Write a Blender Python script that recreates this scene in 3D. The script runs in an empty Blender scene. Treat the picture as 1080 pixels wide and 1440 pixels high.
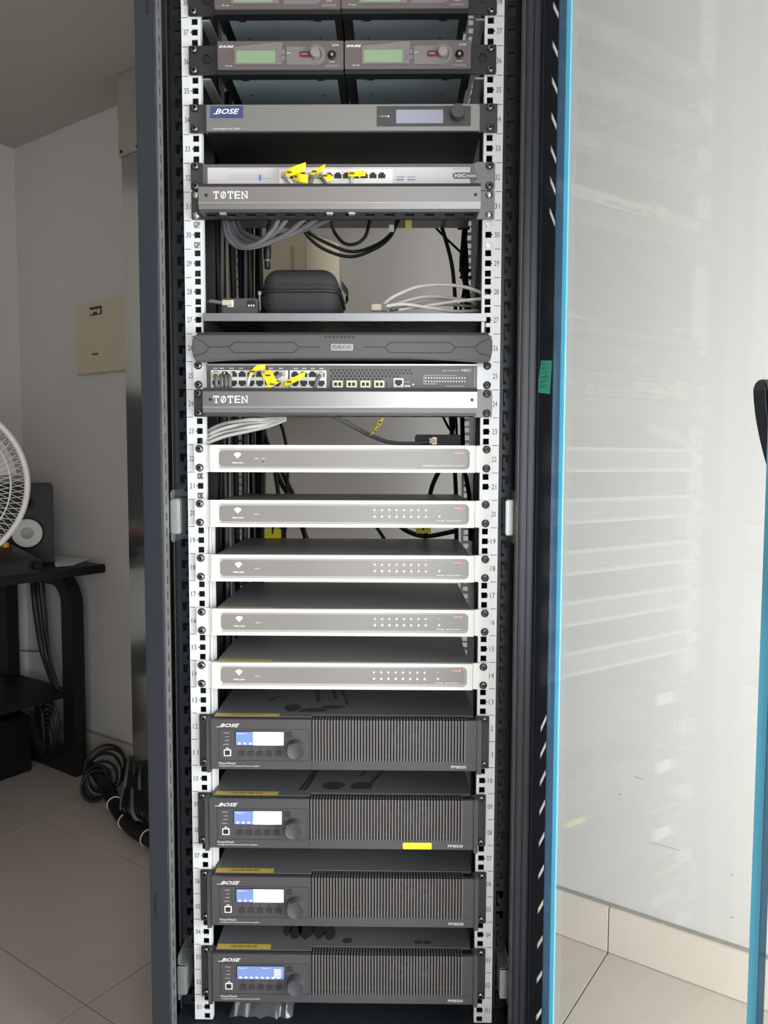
import bpy, bmesh, math, random
from mathutils import Vector, Matrix

random.seed(7)
# ------------------------------------------------------------------ camera
U = .04445          # one rack unit
ZB = .13            # height of the rack rail's lower end above the floor
F = 1080.0          # focal length in pixels of the 1080 x 1440 photograph
PT, YW, RO = (math.radians(v) for v in (3.797, -.744, .168))
_fh = Vector((math.sin(YW), math.cos(YW), 0)); _x = Vector((math.cos(YW), -math.sin(YW), 0)); _z = Vector((0, 0, 1))
FW = math.cos(PT)*_fh - math.sin(PT)*_z
UP0 = math.sin(PT)*_fh + math.cos(PT)*_z
RT = math.cos(RO)*_x + math.sin(RO)*UP0
UP = math.cos(RO)*UP0 - math.sin(RO)*_x
CAM = Vector((.0836, -1.2476, .9524 + ZB))
scene = bpy.context.scene
col = scene.collection
cd = bpy.data.cameras.new('camera'); cam = bpy.data.objects.new('camera', cd); col.objects.link(cam)
cd.sensor_fit = 'AUTO'; cd.sensor_width = 36; cd.lens = 36*F/1440; cd.clip_start = .02
cam.matrix_world = Matrix((( RT.x, UP.x, -FW.x, CAM.x), (RT.y, UP.y, -FW.y, CAM.y), (RT.z, UP.z, -FW.z, CAM.z), (0, 0, 0, 1)))
scene.camera = cam

def ray(px, py): return FW + RT*((px-540)/F) - UP*((py-720)/F)
def ony(px, py, y):
    r = ray(px, py); return CAM + r*((y-CAM.y)/r.y)
def onz(px, py, z):
    r = ray(px, py); return CAM + r*((z-CAM.z)/r.z)
def onn(px, py, n):                 # on a plane parallel to the back wall, n metres in front of it
    r = ray(px, py); return CAM + r*(((OW + NW*n) - CAM).dot(NW)/r.dot(NW))
def X(px, py, y): return ony(px, py, y).x
def Z(px, py, y): return ony(px, py, y).z
def uz(k): return ZB + k*U

# the room stands at an angle to the rack: a along the back wall, n out of it
AW = Vector((-.830, .558, 0)).normalized(); NW = Vector((-AW.y, AW.x, 0)); OW = Vector((.567, .399, 0))
def RM(p): return OW + AW*p[0] + NW*p[1] + Vector((0, 0, p[2]))
def an(P):
    d = P-OW; return (d.dot(AW), d.dot(NW), P.z)
H = 2.24; A_LEFT = 2.295; A_RIGHT = -1.65; N_FRONT = 6.0

# ------------------------------------------------------------------ light
w = bpy.data.worlds.new('world'); scene.world = w; w.use_nodes = True
w.node_tree.nodes['Background'].inputs[0].default_value = (.86, .93, 1, 1)
w.node_tree.nodes['Background'].inputs[1].default_value = 1.0
def window_light(name, p, size_x, size_y, dirv, power, color):
    l = bpy.data.lights.new(name, 'AREA'); l.shape = 'RECTANGLE'; l.size = size_x; l.size_y = size_y; l.energy = power; l.color = color
    o = bpy.data.objects.new(name, l); col.objects.link(o); o.location = p
    o.rotation_euler = Vector(dirv).to_track_quat('-Z', 'Y').to_euler(); return o
window_light('daylight_near', RM((A_RIGHT+.05, .70, .80)), .95, 1.3, AW, 80, (.955, .985, 1))
window_light('daylight_far', RM((A_RIGHT+.05, 2.7, 1.1)), 1.5, 1.6, AW, 53, (.965, .985, 1))
vs = scene.view_settings
vs.view_transform = 'Standard'; vs.look = 'None'; vs.exposure = 0.0; vs.gamma = 1.0; vs.use_curve_mapping = False

# ------------------------------------------------------------------ materials
def lin(c): return tuple(((v/255)/12.92 if v/255 <= .04045 else ((v/255+.055)/1.055)**2.4) for v in c)
MATS = {}
def mat(name, c, rough=.5, metal=0., noise=0., nscale=40., bump=0., bscale=200., emit=0., spec=.5, stretch=None, coat=0.):
    m = bpy.data.materials.new(name); m.use_nodes = True; nt = m.node_tree; b = nt.nodes['Principled BSDF']
    L = lin(c)
    b.inputs['Base Color'].default_value = (*L, 1); b.inputs['Roughness'].default_value = rough; b.inputs['Metallic'].default_value = metal
    b.inputs['Specular IOR Level'].default_value = spec; b.inputs['Coat Weight'].default_value = coat
    if noise or bump:
        tc = nt.nodes.new('ShaderNodeTexCoord'); src = tc.outputs['Object']
        if stretch:
            mp = nt.nodes.new('ShaderNodeMapping'); mp.inputs['Scale'].default_value = stretch
            nt.links.new(src, mp.inputs[0]); src = mp.outputs[0]
    if noise:
        n = nt.nodes.new('ShaderNodeTexNoise'); n.inputs['Scale'].default_value = nscale; n.inputs['Detail'].default_value = 5
        nt.links.new(src, n.inputs['Vector'])
        mx = nt.nodes.new('ShaderNodeMix'); mx.data_type = 'RGBA'
        mx.inputs[6].default_value = (*[v*(1-noise) for v in L], 1); mx.inputs[7].default_value = (*[min(1, v*(1+noise)) for v in L], 1)
        nt.links.new(n.outputs['Fac'], mx.inputs[0]); nt.links.new(mx.outputs[2], b.inputs['Base Color'])
    if bump:
        n2 = nt.nodes.new('ShaderNodeTexNoise'); n2.inputs['Scale'].default_value = bscale; n2.inputs['Detail'].default_value = 4
        nt.links.new(src, n2.inputs['Vector'])
        bp = nt.nodes.new('ShaderNodeBump'); bp.inputs['Strength'].default_value = bump; bp.inputs['Distance'].default_value = .002
        nt.links.new(n2.outputs['Fac'], bp.inputs['Height']); nt.links.new(bp.outputs[0], b.inputs['Normal'])
    if emit:
        b.inputs['Emission Color'].default_value = (*L, 1); b.inputs['Emission Strength'].default_value = emit
    MATS[name] = m; return m
def clear(name, tint, ior=1.45, rough=.02, body=None, bodymix=0.):
    m = bpy.data.materials.new(name); m.use_nodes = True; nt = m.node_tree; nt.nodes.clear()
    out = nt.nodes.new('ShaderNodeOutputMaterial'); tr = nt.nodes.new('ShaderNodeBsdfTransparent'); gl = nt.nodes.new('ShaderNodeBsdfGlossy')
    lw = nt.nodes.new('ShaderNodeLayerWeight'); lw.inputs[0].default_value = .5; mx = nt.nodes.new('ShaderNodeMixShader')
    pw_ = nt.nodes.new('ShaderNodeMath'); pw_.operation = 'POWER'; pw_.inputs[1].default_value = 5
    f0 = ((ior-1)/(ior+1))**2; fr = nt.nodes.new('ShaderNodeMath'); fr.operation = 'MULTIPLY_ADD'; fr.inputs[1].default_value = 1-f0; fr.inputs[2].default_value = f0
    nt.links.new(lw.outputs['Facing'], pw_.inputs[0]); nt.links.new(pw_.outputs[0], fr.inputs[0])
    tr.inputs[0].default_value = (*tint, 1); gl.inputs['Roughness'].default_value = rough
    nt.links.new(fr.outputs[0], mx.inputs[0]); nt.links.new(gl.outputs[0], mx.inputs[2])
    if body:
        di = nt.nodes.new('ShaderNodeBsdfDiffuse'); di.inputs[0].default_value = (*lin(body), 1)
        m2 = nt.nodes.new('ShaderNodeMixShader'); m2.inputs[0].default_value = bodymix
        nt.links.new(tr.outputs[0], m2.inputs[1]); nt.links.new(di.outputs[0], m2.inputs[2]); nt.links.new(m2.outputs[0], mx.inputs[1])
    else:
        nt.links.new(tr.outputs[0], mx.inputs[1])
    nt.links.new(mx.outputs[0], out.inputs[0]); MATS[name] = m; return m

mat('wall', (196, 192, 188), .8, noise=.03, nscale=3, bump=.08, bscale=90)
mat('wall_far', (104, 98, 92), .9)  # unseen opposite wall, coloured dark to cut bounced light
mat('ceiling', (180, 174, 168), .9, noise=.02, nscale=3)
mat('tile', (182, 172, 161), .22, noise=.04, nscale=7)
mat('grout', (120, 108, 98), .9)
mat('skirt', (206, 196, 184), .35, noise=.04, nscale=9)
mat('mortar', (140, 136, 130), .9, noise=.2, nscale=60, bump=.4)
mat('steel_duct', (196, 196, 192), .16, .95, noise=.05, nscale=30, stretch=(1, 1, .05))
mat('duct_cover', (178, 174, 164), .45, .5, noise=.12, nscale=14)
mat('beige_box', (194, 182, 158), .45, noise=.02, nscale=5)
mat('frame_dark', (44, 49, 57), .36, .2, noise=.06, nscale=8)
mat('frame_black', (50, 54, 60), .35, .3, noise=.1, nscale=20)
mat('panel_black', (30, 33, 36), .45)
mat('rail_paint', (222, 224, 226), .4, .15, noise=.02, nscale=9)
mat('galv', (190, 194, 194), .38, .8, noise=.14, nscale=22)
mat('galv_dull', (132, 130, 130), .45, .5, noise=.2, nscale=40)
mat('print_dark', (60, 60, 62), .7)
mat('print_white', (240, 240, 240), .5)
mat('screw_black', (40, 39, 39), .28, .7)
mat('screw_silver', (205, 203, 200), .25, .9)
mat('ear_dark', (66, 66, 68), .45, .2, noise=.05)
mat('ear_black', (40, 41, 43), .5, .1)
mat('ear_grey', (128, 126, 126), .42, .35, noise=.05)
mat('receiver_face', (104, 97, 96), .4, .3, noise=.06, nscale=30)
mat('receiver_underside', (140, 154, 158), .42, .3, noise=.06, nscale=14)
mat('receiver_black', (18, 20, 22), .5)
mat('lcd_green', (126, 178, 112), .3, emit=.12)
mat('film', (200, 196, 194), .2)
mat('button_grey', (116, 112, 112), .45)
mat('button_red', (96, 38, 40), .4)
mat('knob_grey', (146, 142, 140), .35, .4)
mat('dsp_face', (150, 150, 148), .36, .75, noise=.05, nscale=26, stretch=(.04, 1, 1))
mat('dsp_dark', (72, 72, 74), .4, .2)
mat('lcd_idle', (150, 150, 166), .25)
mat('blue_film', (62, 74, 116), .25)
mat('switch_body', (108, 105, 106), .42, .4, noise=.04)
mat('switch_label', (206, 201, 203), .5)
mat('port_white', (236, 234, 230), .45)
mat('port_dark', (40, 37, 37), .5)
mat('print_blue', (80, 140, 200), .6)
mat('print_grey', (150, 146, 148), .7)
mat('manager_steel', (152, 150, 150), .3, .7, noise=.07, nscale=20, stretch=(.05, 1, 1))
mat('manager_dark', (72, 74, 77), .42, .35)
mat('shelf_black', (48, 49, 51), .4, .3, noise=.05)
mat('shelf_lip', (150, 150, 154), .32, .6, noise=.05, nscale=20, stretch=(.05, 1, 1))
mat('case_fabric', (52, 50, 53), .75, noise=.15, nscale=300, bump=.3, bscale=900)
mat('case_zip', (34, 33, 35), .6)
mat('bezel_grey', (84, 84, 84), .5, .1, noise=.05, nscale=120)
mat('bezel_groove', (46, 46, 47), .6)
mat('badge', (168, 166, 164), .4, .4)
mat('switch_dark', (98, 97, 98), .45, .35, noise=.05)
mat('gold_port', (214, 206, 172), .35, .5)
mat('unit_white', (240, 240, 236), .32)
mat('unit_bevel', (188, 186, 180), .4, .1)
mat('unit_panel', (140, 136, 133), .35, .1, noise=.03, nscale=10)
mat('chassis_dark', (146, 147, 148), .42, .0, noise=.07, nscale=12)
mat('amp_face', (82, 80, 84), .42, .25, noise=.05, nscale=60)
mat('amp_dark', (58, 58, 60), .5, .2)
mat('amp_top', (102, 103, 106), .5, .0, noise=.1, nscale=9)
mat('amp_inside', (20, 20, 21), .6)
mat('amp_fin', (112, 109, 109), .42, .4)
mat('fan_grey', (80, 80, 80), .5)
mat('dust_wipe', (58, 58, 61), .5)
mat('lcd_blue', (118, 142, 196), .25, emit=.15)
mat('lcd_text_glare', (244, 246, 252), .25, emit=.28)  # display lettering, and the glare painted on amplifier screens
mat('led_white', (250, 248, 226), .4, emit=.5)
mat('led_red', (255, 120, 116), .4, emit=.9)
mat('led_dim', (190, 184, 178), .5)
mat('tape_yellow', (214, 184, 78), .5, noise=.05, nscale=60)
mat('tag_yellow', (250, 226, 20), .5)
mat('sticker_yellow', (252, 246, 50), .5)
mat('sticker_pale', (236, 220, 112), .5)
mat('sticker_green', (92, 206, 182), .4)
mat('print_green', (34, 92, 84), .6)
mat('sticker_orange', (150, 92, 62), .6)
mat('cable_black', (24, 23, 23), .5, spec=.3)
mat('cable_grey', (104, 102, 106), .5)
mat('cable_light', (190, 188, 184), .5)
mat('cable_white', (226, 220, 212), .45)
mat('plug_clear', (196, 184, 160), .2)
mat('gold', (190, 160, 90), .3, .9)
mat('tie_white', (226, 224, 218), .5)
mat('desk_black', (26, 26, 26), .5, noise=.1, nscale=30, spec=.3)
mat('speaker_black', (20, 20, 22), .45, spec=.25)
mat('cone_white', (206, 206, 200), .5)
mat('cone_grey', (176, 176, 170), .5)  # dust cap in a greyer tone than the cone
mat('mixer_black', (30, 34, 42), .4)
mat('cap_red', (196, 36, 34), .4)
mat('cap_yellow', (232, 170, 34), .4)
mat('cap_white', (224, 222, 218), .4)
mat('paper', (222, 220, 220), .7)
mat('fan_white', (222, 218, 214), .45)
mat('fan_blade', (190, 188, 190), .4)
mat('wall_mark', (150, 146, 140), .9)
mat('frame_window', (214, 214, 214), .4)
clear('glass', (.945, .96, .955), 1.5)
clear('window_glass', (.95, .97, .96), 1.3)
def film(name, c, mixv, tint):
    m = clear(name, tint, 1.3, .1, c, mixv); nt = m.node_tree
    di = [n for n in nt.nodes if n.type == 'BSDF_DIFFUSE'][0]; lk = di.outputs[0].links[0]; dst = lk.to_socket
    tl = nt.nodes.new('ShaderNodeBsdfTranslucent'); tl.inputs[0].default_value = (*lin(c), 1); m3 = nt.nodes.new('ShaderNodeMixShader'); m3.inputs[0].default_value = .5
    nt.links.new(di.outputs[0], m3.inputs[1]); nt.links.new(tl.outputs[0], m3.inputs[2]); nt.links.new(m3.outputs[0], dst)
film('film_cyan', (140, 216, 238), .9, (.6, .85, .95))
film('film_blue', (112, 138, 160), .5, (.5, .68, .82))
clear('plastic_bag', (.8, .8, .8), 1.5, .12, (200, 200, 200), .14)
clear('film_clear', (.92, .91, .91), 1.5, .12, (210, 205, 205), .12)

# ------------------------------------------------------------------ mesh helpers
class MB:
    def __init__(s): s.v = []; s.f = []
    def add(s, vs, fs):
        o = len(s.v); s.v += [Vector(v) for v in vs]; s.f += [tuple(i+o for i in f) for f in fs]; return s
    def box(s, x0, x1, y0, y1, z0, z1):
        x0, x1 = min(x0, x1), max(x0, x1); y0, y1 = min(y0, y1), max(y0, y1); z0, z1 = min(z0, z1), max(z0, z1)
        return s.add([(x0,y0,z0),(x1,y0,z0),(x1,y1,z0),(x0,y1,z0),(x0,y0,z1),(x1,y0,z1),(x1,y1,z1),(x0,y1,z1)],
                     [(0,3,2,1),(4,5,6,7),(0,1,5,4),(1,2,6,5),(2,3,7,6),(3,0,4,7)])
    def quad(s, a, b, c, d): return s.add([a, b, c, d], [(0,1,2,3)])
    def prism(s, poly, ax, c0, c1):
        """poly of 2-D points, extruded along axis ax from c0 to c1; ax 'y': poly is (x,z); 'x': (y,z); 'z': (x,y)"""
        n = len(poly)
        mk = {'y': lambda p, c: (p[0], c, p[1]), 'x': lambda p, c: (c, p[0], p[1]), 'z': lambda p, c: (p[0], p[1], c)}[ax]
        vs = [mk(p, c0) for p in poly] + [mk(p, c1) for p in poly]
        fs = [tuple(range(n)), tuple(range(2*n-1, n-1, -1))] + [(i, i+n, (i+1) % n+n, (i+1) % n) for i in range(n)]
        return s.add(vs, fs)
    def rrect(s, x0, x1, z0, z1, r, y0, y1, seg=4):
        return s.prism(rr(x0, x1, z0, z1, r, seg), 'y', y0, y1)
    def cyl(s, c, ax, r, h, seg=20, r2=None):
        """from c, along unit axis ax, length h"""
        ax = Vector(ax).normalized(); t = ax.orthogonal().normalized(); b = ax.cross(t); r2 = r if r2 is None else r2; c = Vector(c)
        vs = [c + (t*math.cos(2*math.pi*i/seg)+b*math.sin(2*math.pi*i/seg))*r for i in range(seg)]
        vs += [c + ax*h + (t*math.cos(2*math.pi*i/seg)+b*math.sin(2*math.pi*i/seg))*r2 for i in range(seg)]
        return s.add(vs, [tuple(range(seg-1, -1, -1)), tuple(range(seg, 2*seg))] + [(i, (i+1) % seg, (i+1) % seg+seg, i+seg) for i in range(seg)])
    def lathe(s, c, ax, prof, seg=20):
        """prof: (radius, height along ax)"""
        ax = Vector(ax).normalized(); t = ax.orthogonal().normalized(); b = ax.cross(t); c = Vector(c); n = len(prof)
        vs = []
        for r, h in prof:
            for i in range(seg):
                a = 2*math.pi*i/seg; vs.append(c + ax*h + (t*math.cos(a)+b*math.sin(a))*max(r, 1e-5))
        fs = [(k*seg+i, k*seg+(i+1) % seg, (k+1)*seg+(i+1) % seg, (k+1)*seg+i) for k in range(n-1) for i in range(seg)]
        return s.add(vs, fs)
    def tube(s, pts, r, seg=8, closed=False):
        pts = [Vector(p) for p in pts]; n = len(pts); vs = []; prev = None
        for i in range(n):
            if closed: t = pts[(i+1) % n]-pts[i-1]
            else: t = pts[min(i+1, n-1)]-pts[max(i-1, 0)]
            if t.length < 1e-9: t = Vector((0, 0, 1))
            t.normalize()
            u = (t.orthogonal() if prev is None else prev - t*prev.dot(t)).normalized(); prev = u; q = t.cross(u)
            rr_ = r[i] if isinstance(r, (list, tuple)) else r
            vs += [pts[i] + (u*math.cos(2*math.pi*k/seg)+q*math.sin(2*math.pi*k/seg))*rr_ for k in range(seg)]
        m = n if closed else n-1
        fs = [(i*seg+k, i*seg+(k+1) % seg, ((i+1) % n)*seg+(k+1) % seg, ((i+1) % n)*seg+k) for i in range(m) for k in range(seg)]
        if not closed: fs += [tuple(range(seg-1, -1, -1)), tuple(range((n-1)*seg, n*seg))]
        return s.add(vs, fs)
    def ribbon(s, pts, width_vec, th=.0004):
        pts = [Vector(p) for p in pts]; wv = Vector(width_vec); n = len(pts); vs = []
        for p in pts: vs += [p-wv/2, p+wv/2]
        fs = [(2*i, 2*i+1, 2*i+3, 2*i+2) for i in range(n-1)]
        o = Vector((0, th, 0)); vs2 = [v+o for v in vs]
        fs2 = [tuple(j+2*n for j in reversed(f)) for f in fs]
        return s.add(vs+vs2, fs+fs2)
    def mapv(s, fn): s.v = [Vector(fn(v)) for v in s.v]; return s

def rr(x0, x1, z0, z1, r, seg=4):
    pts = []
    for cx, cz, a0 in ((x1-r, z1-r, 0), (x0+r, z1-r, 90), (x0+r, z0+r, 180), (x1-r, z0+r, 270)):
        for k in range(seg+1):
            a = math.radians(a0+90*k/seg); pts.append((cx+r*math.cos(a), cz+r*math.sin(a)))
    return pts
def spline(pts, k=8):
    pts = [Vector(p) for p in pts]; n = len(pts); out = []
    for i in range(n-1):
        p0 = pts[i-1] if i else pts[0]*2-pts[1]; p1, p2 = pts[i], pts[i+1]; p3 = pts[i+2] if i+2 < n else p2*2-p1
        for j in range(k):
            t = j/k
            out.append(.5*((2*p1) + (p2-p0)*t + (2*p0-5*p1+4*p2-p3)*t*t + (3*p1-p0-3*p2+p3)*t**3))
    return out + [pts[-1]]

WL = {}       # world location of every built object
def build(name, mb, m, parent=None, smooth=True, bevel=0, angle=35, keep=False):
    me = bpy.data.meshes.new(name); off = WL[parent.name] if parent else Vector((0, 0, 0))
    me.from_pydata([v-off for v in mb.v], [], mb.f); me.validate()
    bm = bmesh.new(); bm.from_mesh(me)
    if bevel:
        ed = [e for e in bm.edges if len(e.link_faces) == 2 and e.calc_face_angle(0) > .5]
        bmesh.ops.bevel(bm, geom=ed, offset=bevel, segments=2, affect='EDGES', clamp_overlap=True)
    if not keep: bmesh.ops.recalc_face_normals(bm, faces=bm.faces)
    bm.to_mesh(me); bm.free()
    if smooth:
        me.shade_smooth(); me.set_sharp_from_angle(angle=math.radians(angle))
    me.materials.append(MATS[m])
    o = bpy.data.objects.new(name, me); col.objects.link(o)
    if parent: o.parent = parent
    WL[o.name] = off.copy(); return o
def inst(name, src, loc, parent):
    """one more piece that shares src's mesh data; src mesh is modelled about its own origin"""
    o = bpy.data.objects.new(name, src); col.objects.link(o); o.parent = parent; o.location = Vector(loc)-WL[parent.name]; WL[o.name] = Vector(loc); return o
def mesh_of(name, mb, m, angle=35, bevel=0):
    o = build(name, mb, m, None, True, bevel, angle); me = o.data; bpy.data.objects.remove(o); return me
def tag(o, label, cat, group=None):
    o['label'] = label; o['category'] = cat
    if group: o['group'] = group
    return o
def thing(name, label, cat, loc, group=None):
    o = bpy.data.objects.new(name, None); o.empty_display_size = .05; col.objects.link(o); o.location = loc; WL[o.name] = Vector(loc)
    return tag(o, label, cat, group)
def solo(name, mb, m, label, cat, group=None, bevel=0, loc=None):
    loc = Vector(loc) if loc is not None else sum(mb.v, Vector())/len(mb.v)
    me_off = loc; mb.v = [v-me_off for v in mb.v]
    o = build(name, mb, m, None, True, bevel); o.location = loc; WL[o.name] = loc; return tag(o, label, cat, group)
def struct(name, mb, m, label=None, parent=None, **k):
    o = build(name, mb, m, parent, **k)
    if not parent: o['kind'] = 'structure'
    if label: o['label'] = label
    return o

_tc = {}
def text(mb, s, x0, x1, zc, h, y, shear=0., bold=0., xf=None):
    """flat lettering in the xz plane at depth y, between x0 and x1, h metres high"""
    key = (s, shear, bold)
    if key not in _tc:
        cu = bpy.data.curves.new('lettering', 'FONT'); cu.body = s; cu.resolution_u = 2; cu.shear = shear; cu.offset = bold
        ob = bpy.data.objects.new('lettering', cu); col.objects.link(ob); bpy.context.view_layer.update()
        me = bpy.data.meshes.new_from_object(ob.evaluated_get(bpy.context.evaluated_depsgraph_get()))
        vs = [v.co.copy() for v in me.vertices]; fs = [tuple(p.vertices) for p in me.polygons]
        bpy.data.objects.remove(ob); bpy.data.curves.remove(cu); bpy.data.meshes.remove(me); _tc[key] = (vs, fs)
    vs, fs = _tc[key]
    if not vs: return mb
    a0 = min(v.x for v in vs); a1 = max(v.x for v in vs); b0 = min(v.y for v in vs); b1 = max(v.y for v in vs)
    out = []
    for v in vs:
        x = x0+(v.x-a0)/(a1-a0)*(x1-x0); z = zc-h/2+(v.y-b0)/(b1-b0)*h
        out.append(xf(x, z) if xf else (x, y, z))
    return mb.add(out, fs)

# ------------------------------------------------------------------ the room
def rbox(mb, a0, a1, n0, n1, z0, z1):
    t = MB().box(a0, a1, n0, n1, z0, z1); t.mapv(RM); mb.v_off = 0
    return mb.add(t.v, t.f)
T = .12
floor = struct('floor', rbox(MB(), A_RIGHT-T, A_LEFT+T, -T, N_FRONT+T, -.12, -.004), 'grout', 'beige polished floor tiles laid square to the walls')
GRID_N = .37
me_cache = {}
ks = [A_RIGHT] + [.4*k for k in range(-4, 6)] + [A_LEFT]
ns = [0] + [GRID_N+.4*k for k in range(0, 14)] + [N_FRONT]
for i in range(len(ks)-1):
    for j in range(len(ns)-1):
        da, dn = ks[i+1]-ks[i], ns[j+1]-ns[j]; key = (round(da, 3), round(dn, 3))
        if key not in me_cache:
            g = .0012
            t = MB().box(g, da-g, g, dn-g, -.006, 0); t.mapv(lambda p: AW*p[0]+NW*p[1]+Vector((0, 0, p[2]))); me_cache[key] = mesh_of('tile', t, 'tile', bevel=.0006)
        inst('tile', me_cache[key], RM((ks[i], ns[j], 0)), floor)
struct('ceiling', rbox(MB(), A_RIGHT-T, A_LEFT+T, -T, N_FRONT+T, H, H+.1), 'ceiling', 'plain off-white ceiling')
wall_back = struct('wall_back', rbox(MB(), A_RIGHT-T, A_LEFT+T, -T, 0, 0, H), 'wall', 'off-white painted wall behind the rack')
struct('wall_left', rbox(MB(), A_LEFT, A_LEFT+T, 0, N_FRONT, 0, H), 'wall', 'off-white painted wall beyond the desk')
WIN = ((.2, 1.3, .12, 1.55), (1.9, 3.5, .25, 1.95))       # window openings in the right wall
mb = MB(); lo = 0
for n0, n1, h0, h1 in WIN:
    rbox(mb, A_RIGHT-T, A_RIGHT, lo, n0, 0, H); rbox(mb, A_RIGHT-T, A_RIGHT, n0, n1, 0, h0); rbox(mb, A_RIGHT-T, A_RIGHT, n0, n1, h1, H); lo = n1
rbox(mb, A_RIGHT-T, A_RIGHT, lo, N_FRONT, 0, H)
struct('wall_right', mb, 'wall', 'off-white painted wall with two windows')
struct('wall_front', rbox(MB(), A_RIGHT, A_LEFT, N_FRONT, N_FRONT+T, 0, H), 'wall_far', 'unseen wall facing the rack, darkened to cut bounced light')
def window(name, along_a, c, s0, s1, h0, h1):
    mb = MB()
    def b(m_, p0, p1, z0, z1, d):
        if along_a: rbox(m_, p0, p1, c-d, c+d, z0, z1)
        else: rbox(m_, c-d, c+d, p0, p1, z0, z1)
    f = .05; mid = (s0+s1)/2
    b(mb, s0, s0+f, h0, h1, .03); b(mb, s1-f, s1, h0, h1, .03); b(mb, s0+f, s1-f, h0, h0+f, .03); b(mb, s0+f, s1-f, h1-f, h1, .03); b(mb, mid-f/2, mid+f/2, h0+f, h1-f, .03)
    o = struct(name, mb, 'frame_window', 'white two-pane window frame')
    for p0, p1 in ((s0+f, mid-f/2), (mid+f/2, s1-f)):
        g = MB(); b(g, p0, p1, h0+f, h1-f, .003); build('pane', g, 'window_glass', o)
for i, (n0, n1, h0, h1) in enumerate(WIN): window('window_%d' % (i+1), False, A_RIGHT-.06, n0, n1, h0, h1)
# skirting tiles along the back wall and the left wall
bb = struct('baseboard_back', rbox(MB(), A_RIGHT, A_LEFT, 0, .004, 0, .108), 'mortar', 'beige tile skirting along the wall behind the rack')
sk = mesh_of('skirting_tile', MB().box(.001, .399, 0, .012, 0, .1).mapv(lambda p: AW*p[0]+NW*p[1]+Vector((0, 0, p[2]))), 'skirt', bevel=.001)
for k in range(-4, 5): inst('skirting_tile', sk, RM((.4*k, .002, .001)), bb)
bl = struct('baseboard_left', rbox(MB(), A_LEFT-.004, A_LEFT, 0, N_FRONT, 0, .108), 'mortar', 'beige tile skirting along the wall beyond the desk')
sk2 = mesh_of('skirting_tile', MB().box(-.012, 0, .001, .399, 0, .1).mapv(lambda p: AW*p[0]+NW*p[1]+Vector((0, 0, p[2]))), 'skirt', bevel=.001)
for k in range(0, 14): inst('skirting_tile', sk2, RM((A_LEFT-.002, .03+.4*k, .001)), bl)
# scuffs on the painted wall
for px, py, dx, dz in ((899, 1094, .02, .0012), (872, 1117, .003, .003), (1029, 1230, .004, .002), (1030, 1290, .005, .002), (935, 1190, .06, .0008)):
    a, n_, z = an(onn(px, py, 0))
    m_ = MB(); rbox(m_, a-dx/2, a+dx/2, 0, .0006, z-dz/2, z+dz/2); build('scuff', m_, 'wall_mark', wall_back)

# stainless cable duct on the wall
d = thing('cable_duct', 'tall stainless steel cable duct running up the wall beside the rack', 'duct', RM((1.38, .06, 0)))
build('duct_body', rbox(MB(), 1.25, 1.505, .016, .12, 0, 2.0), 'steel_duct', d, bevel=.002)
o = build('cover_plate', rbox(MB(), 1.25, 1.51, .016, .126, 2.0, H-.002), 'duct_cover', d, bevel=.001)
o['label'] = 'dull grey cover plate at the top of the duct'
for a in (1.495, 1.42, 1.27):
    p = RM((a, .126, 2.012)); build('screw', MB().lathe(p, NW, [(.006, 0), (.005, .002), (0, .003)], 10), 'screw_black', o)
# flush electrical box and the deeper one behind the rack
d = thing('distribution_box', 'flat beige electrical cover on the wall left of the steel duct', 'electrical box', RM((1.76, .005, 1.38)))
build('cover', rbox(MB(), 1.6, 1.917, 0, .014, 1.38, 1.62), 'beige_box', d, bevel=.003)
b = build('breaker_window', rbox(MB(), 1.765, 1.83, .012, .0155, 1.575, 1.603), 'port_dark', d)
for k in range(3): build('breaker_switch', rbox(MB(), 1.771+.02*k, 1.786+.02*k, .0155, .018, 1.579+.006*(k % 2), 1.594), 'beige_box', b)
build('latch', rbox(MB(), 1.79, 1.82, .014, .017, 1.442, 1.447), 'print_dark', d)
d = thing('wall_cabinet', 'beige metal wall cabinet with a panel door seen through the rack', 'cabinet', RM((.95, .07, 1.2)))
build('cabinet_body', rbox(MB(), .757, 1.2, 0, .14, 1.2, 1.655), 'beige_box', d, bevel=.003)
o = build('door', rbox(MB(), .80, 1.16, .138, .150, 1.24, 1.622), 'beige_box', d, bevel=.002)
build('latch', rbox(MB(), .815, .83, .15, .156, 1.4, 1.44), 'galv', o)

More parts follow.
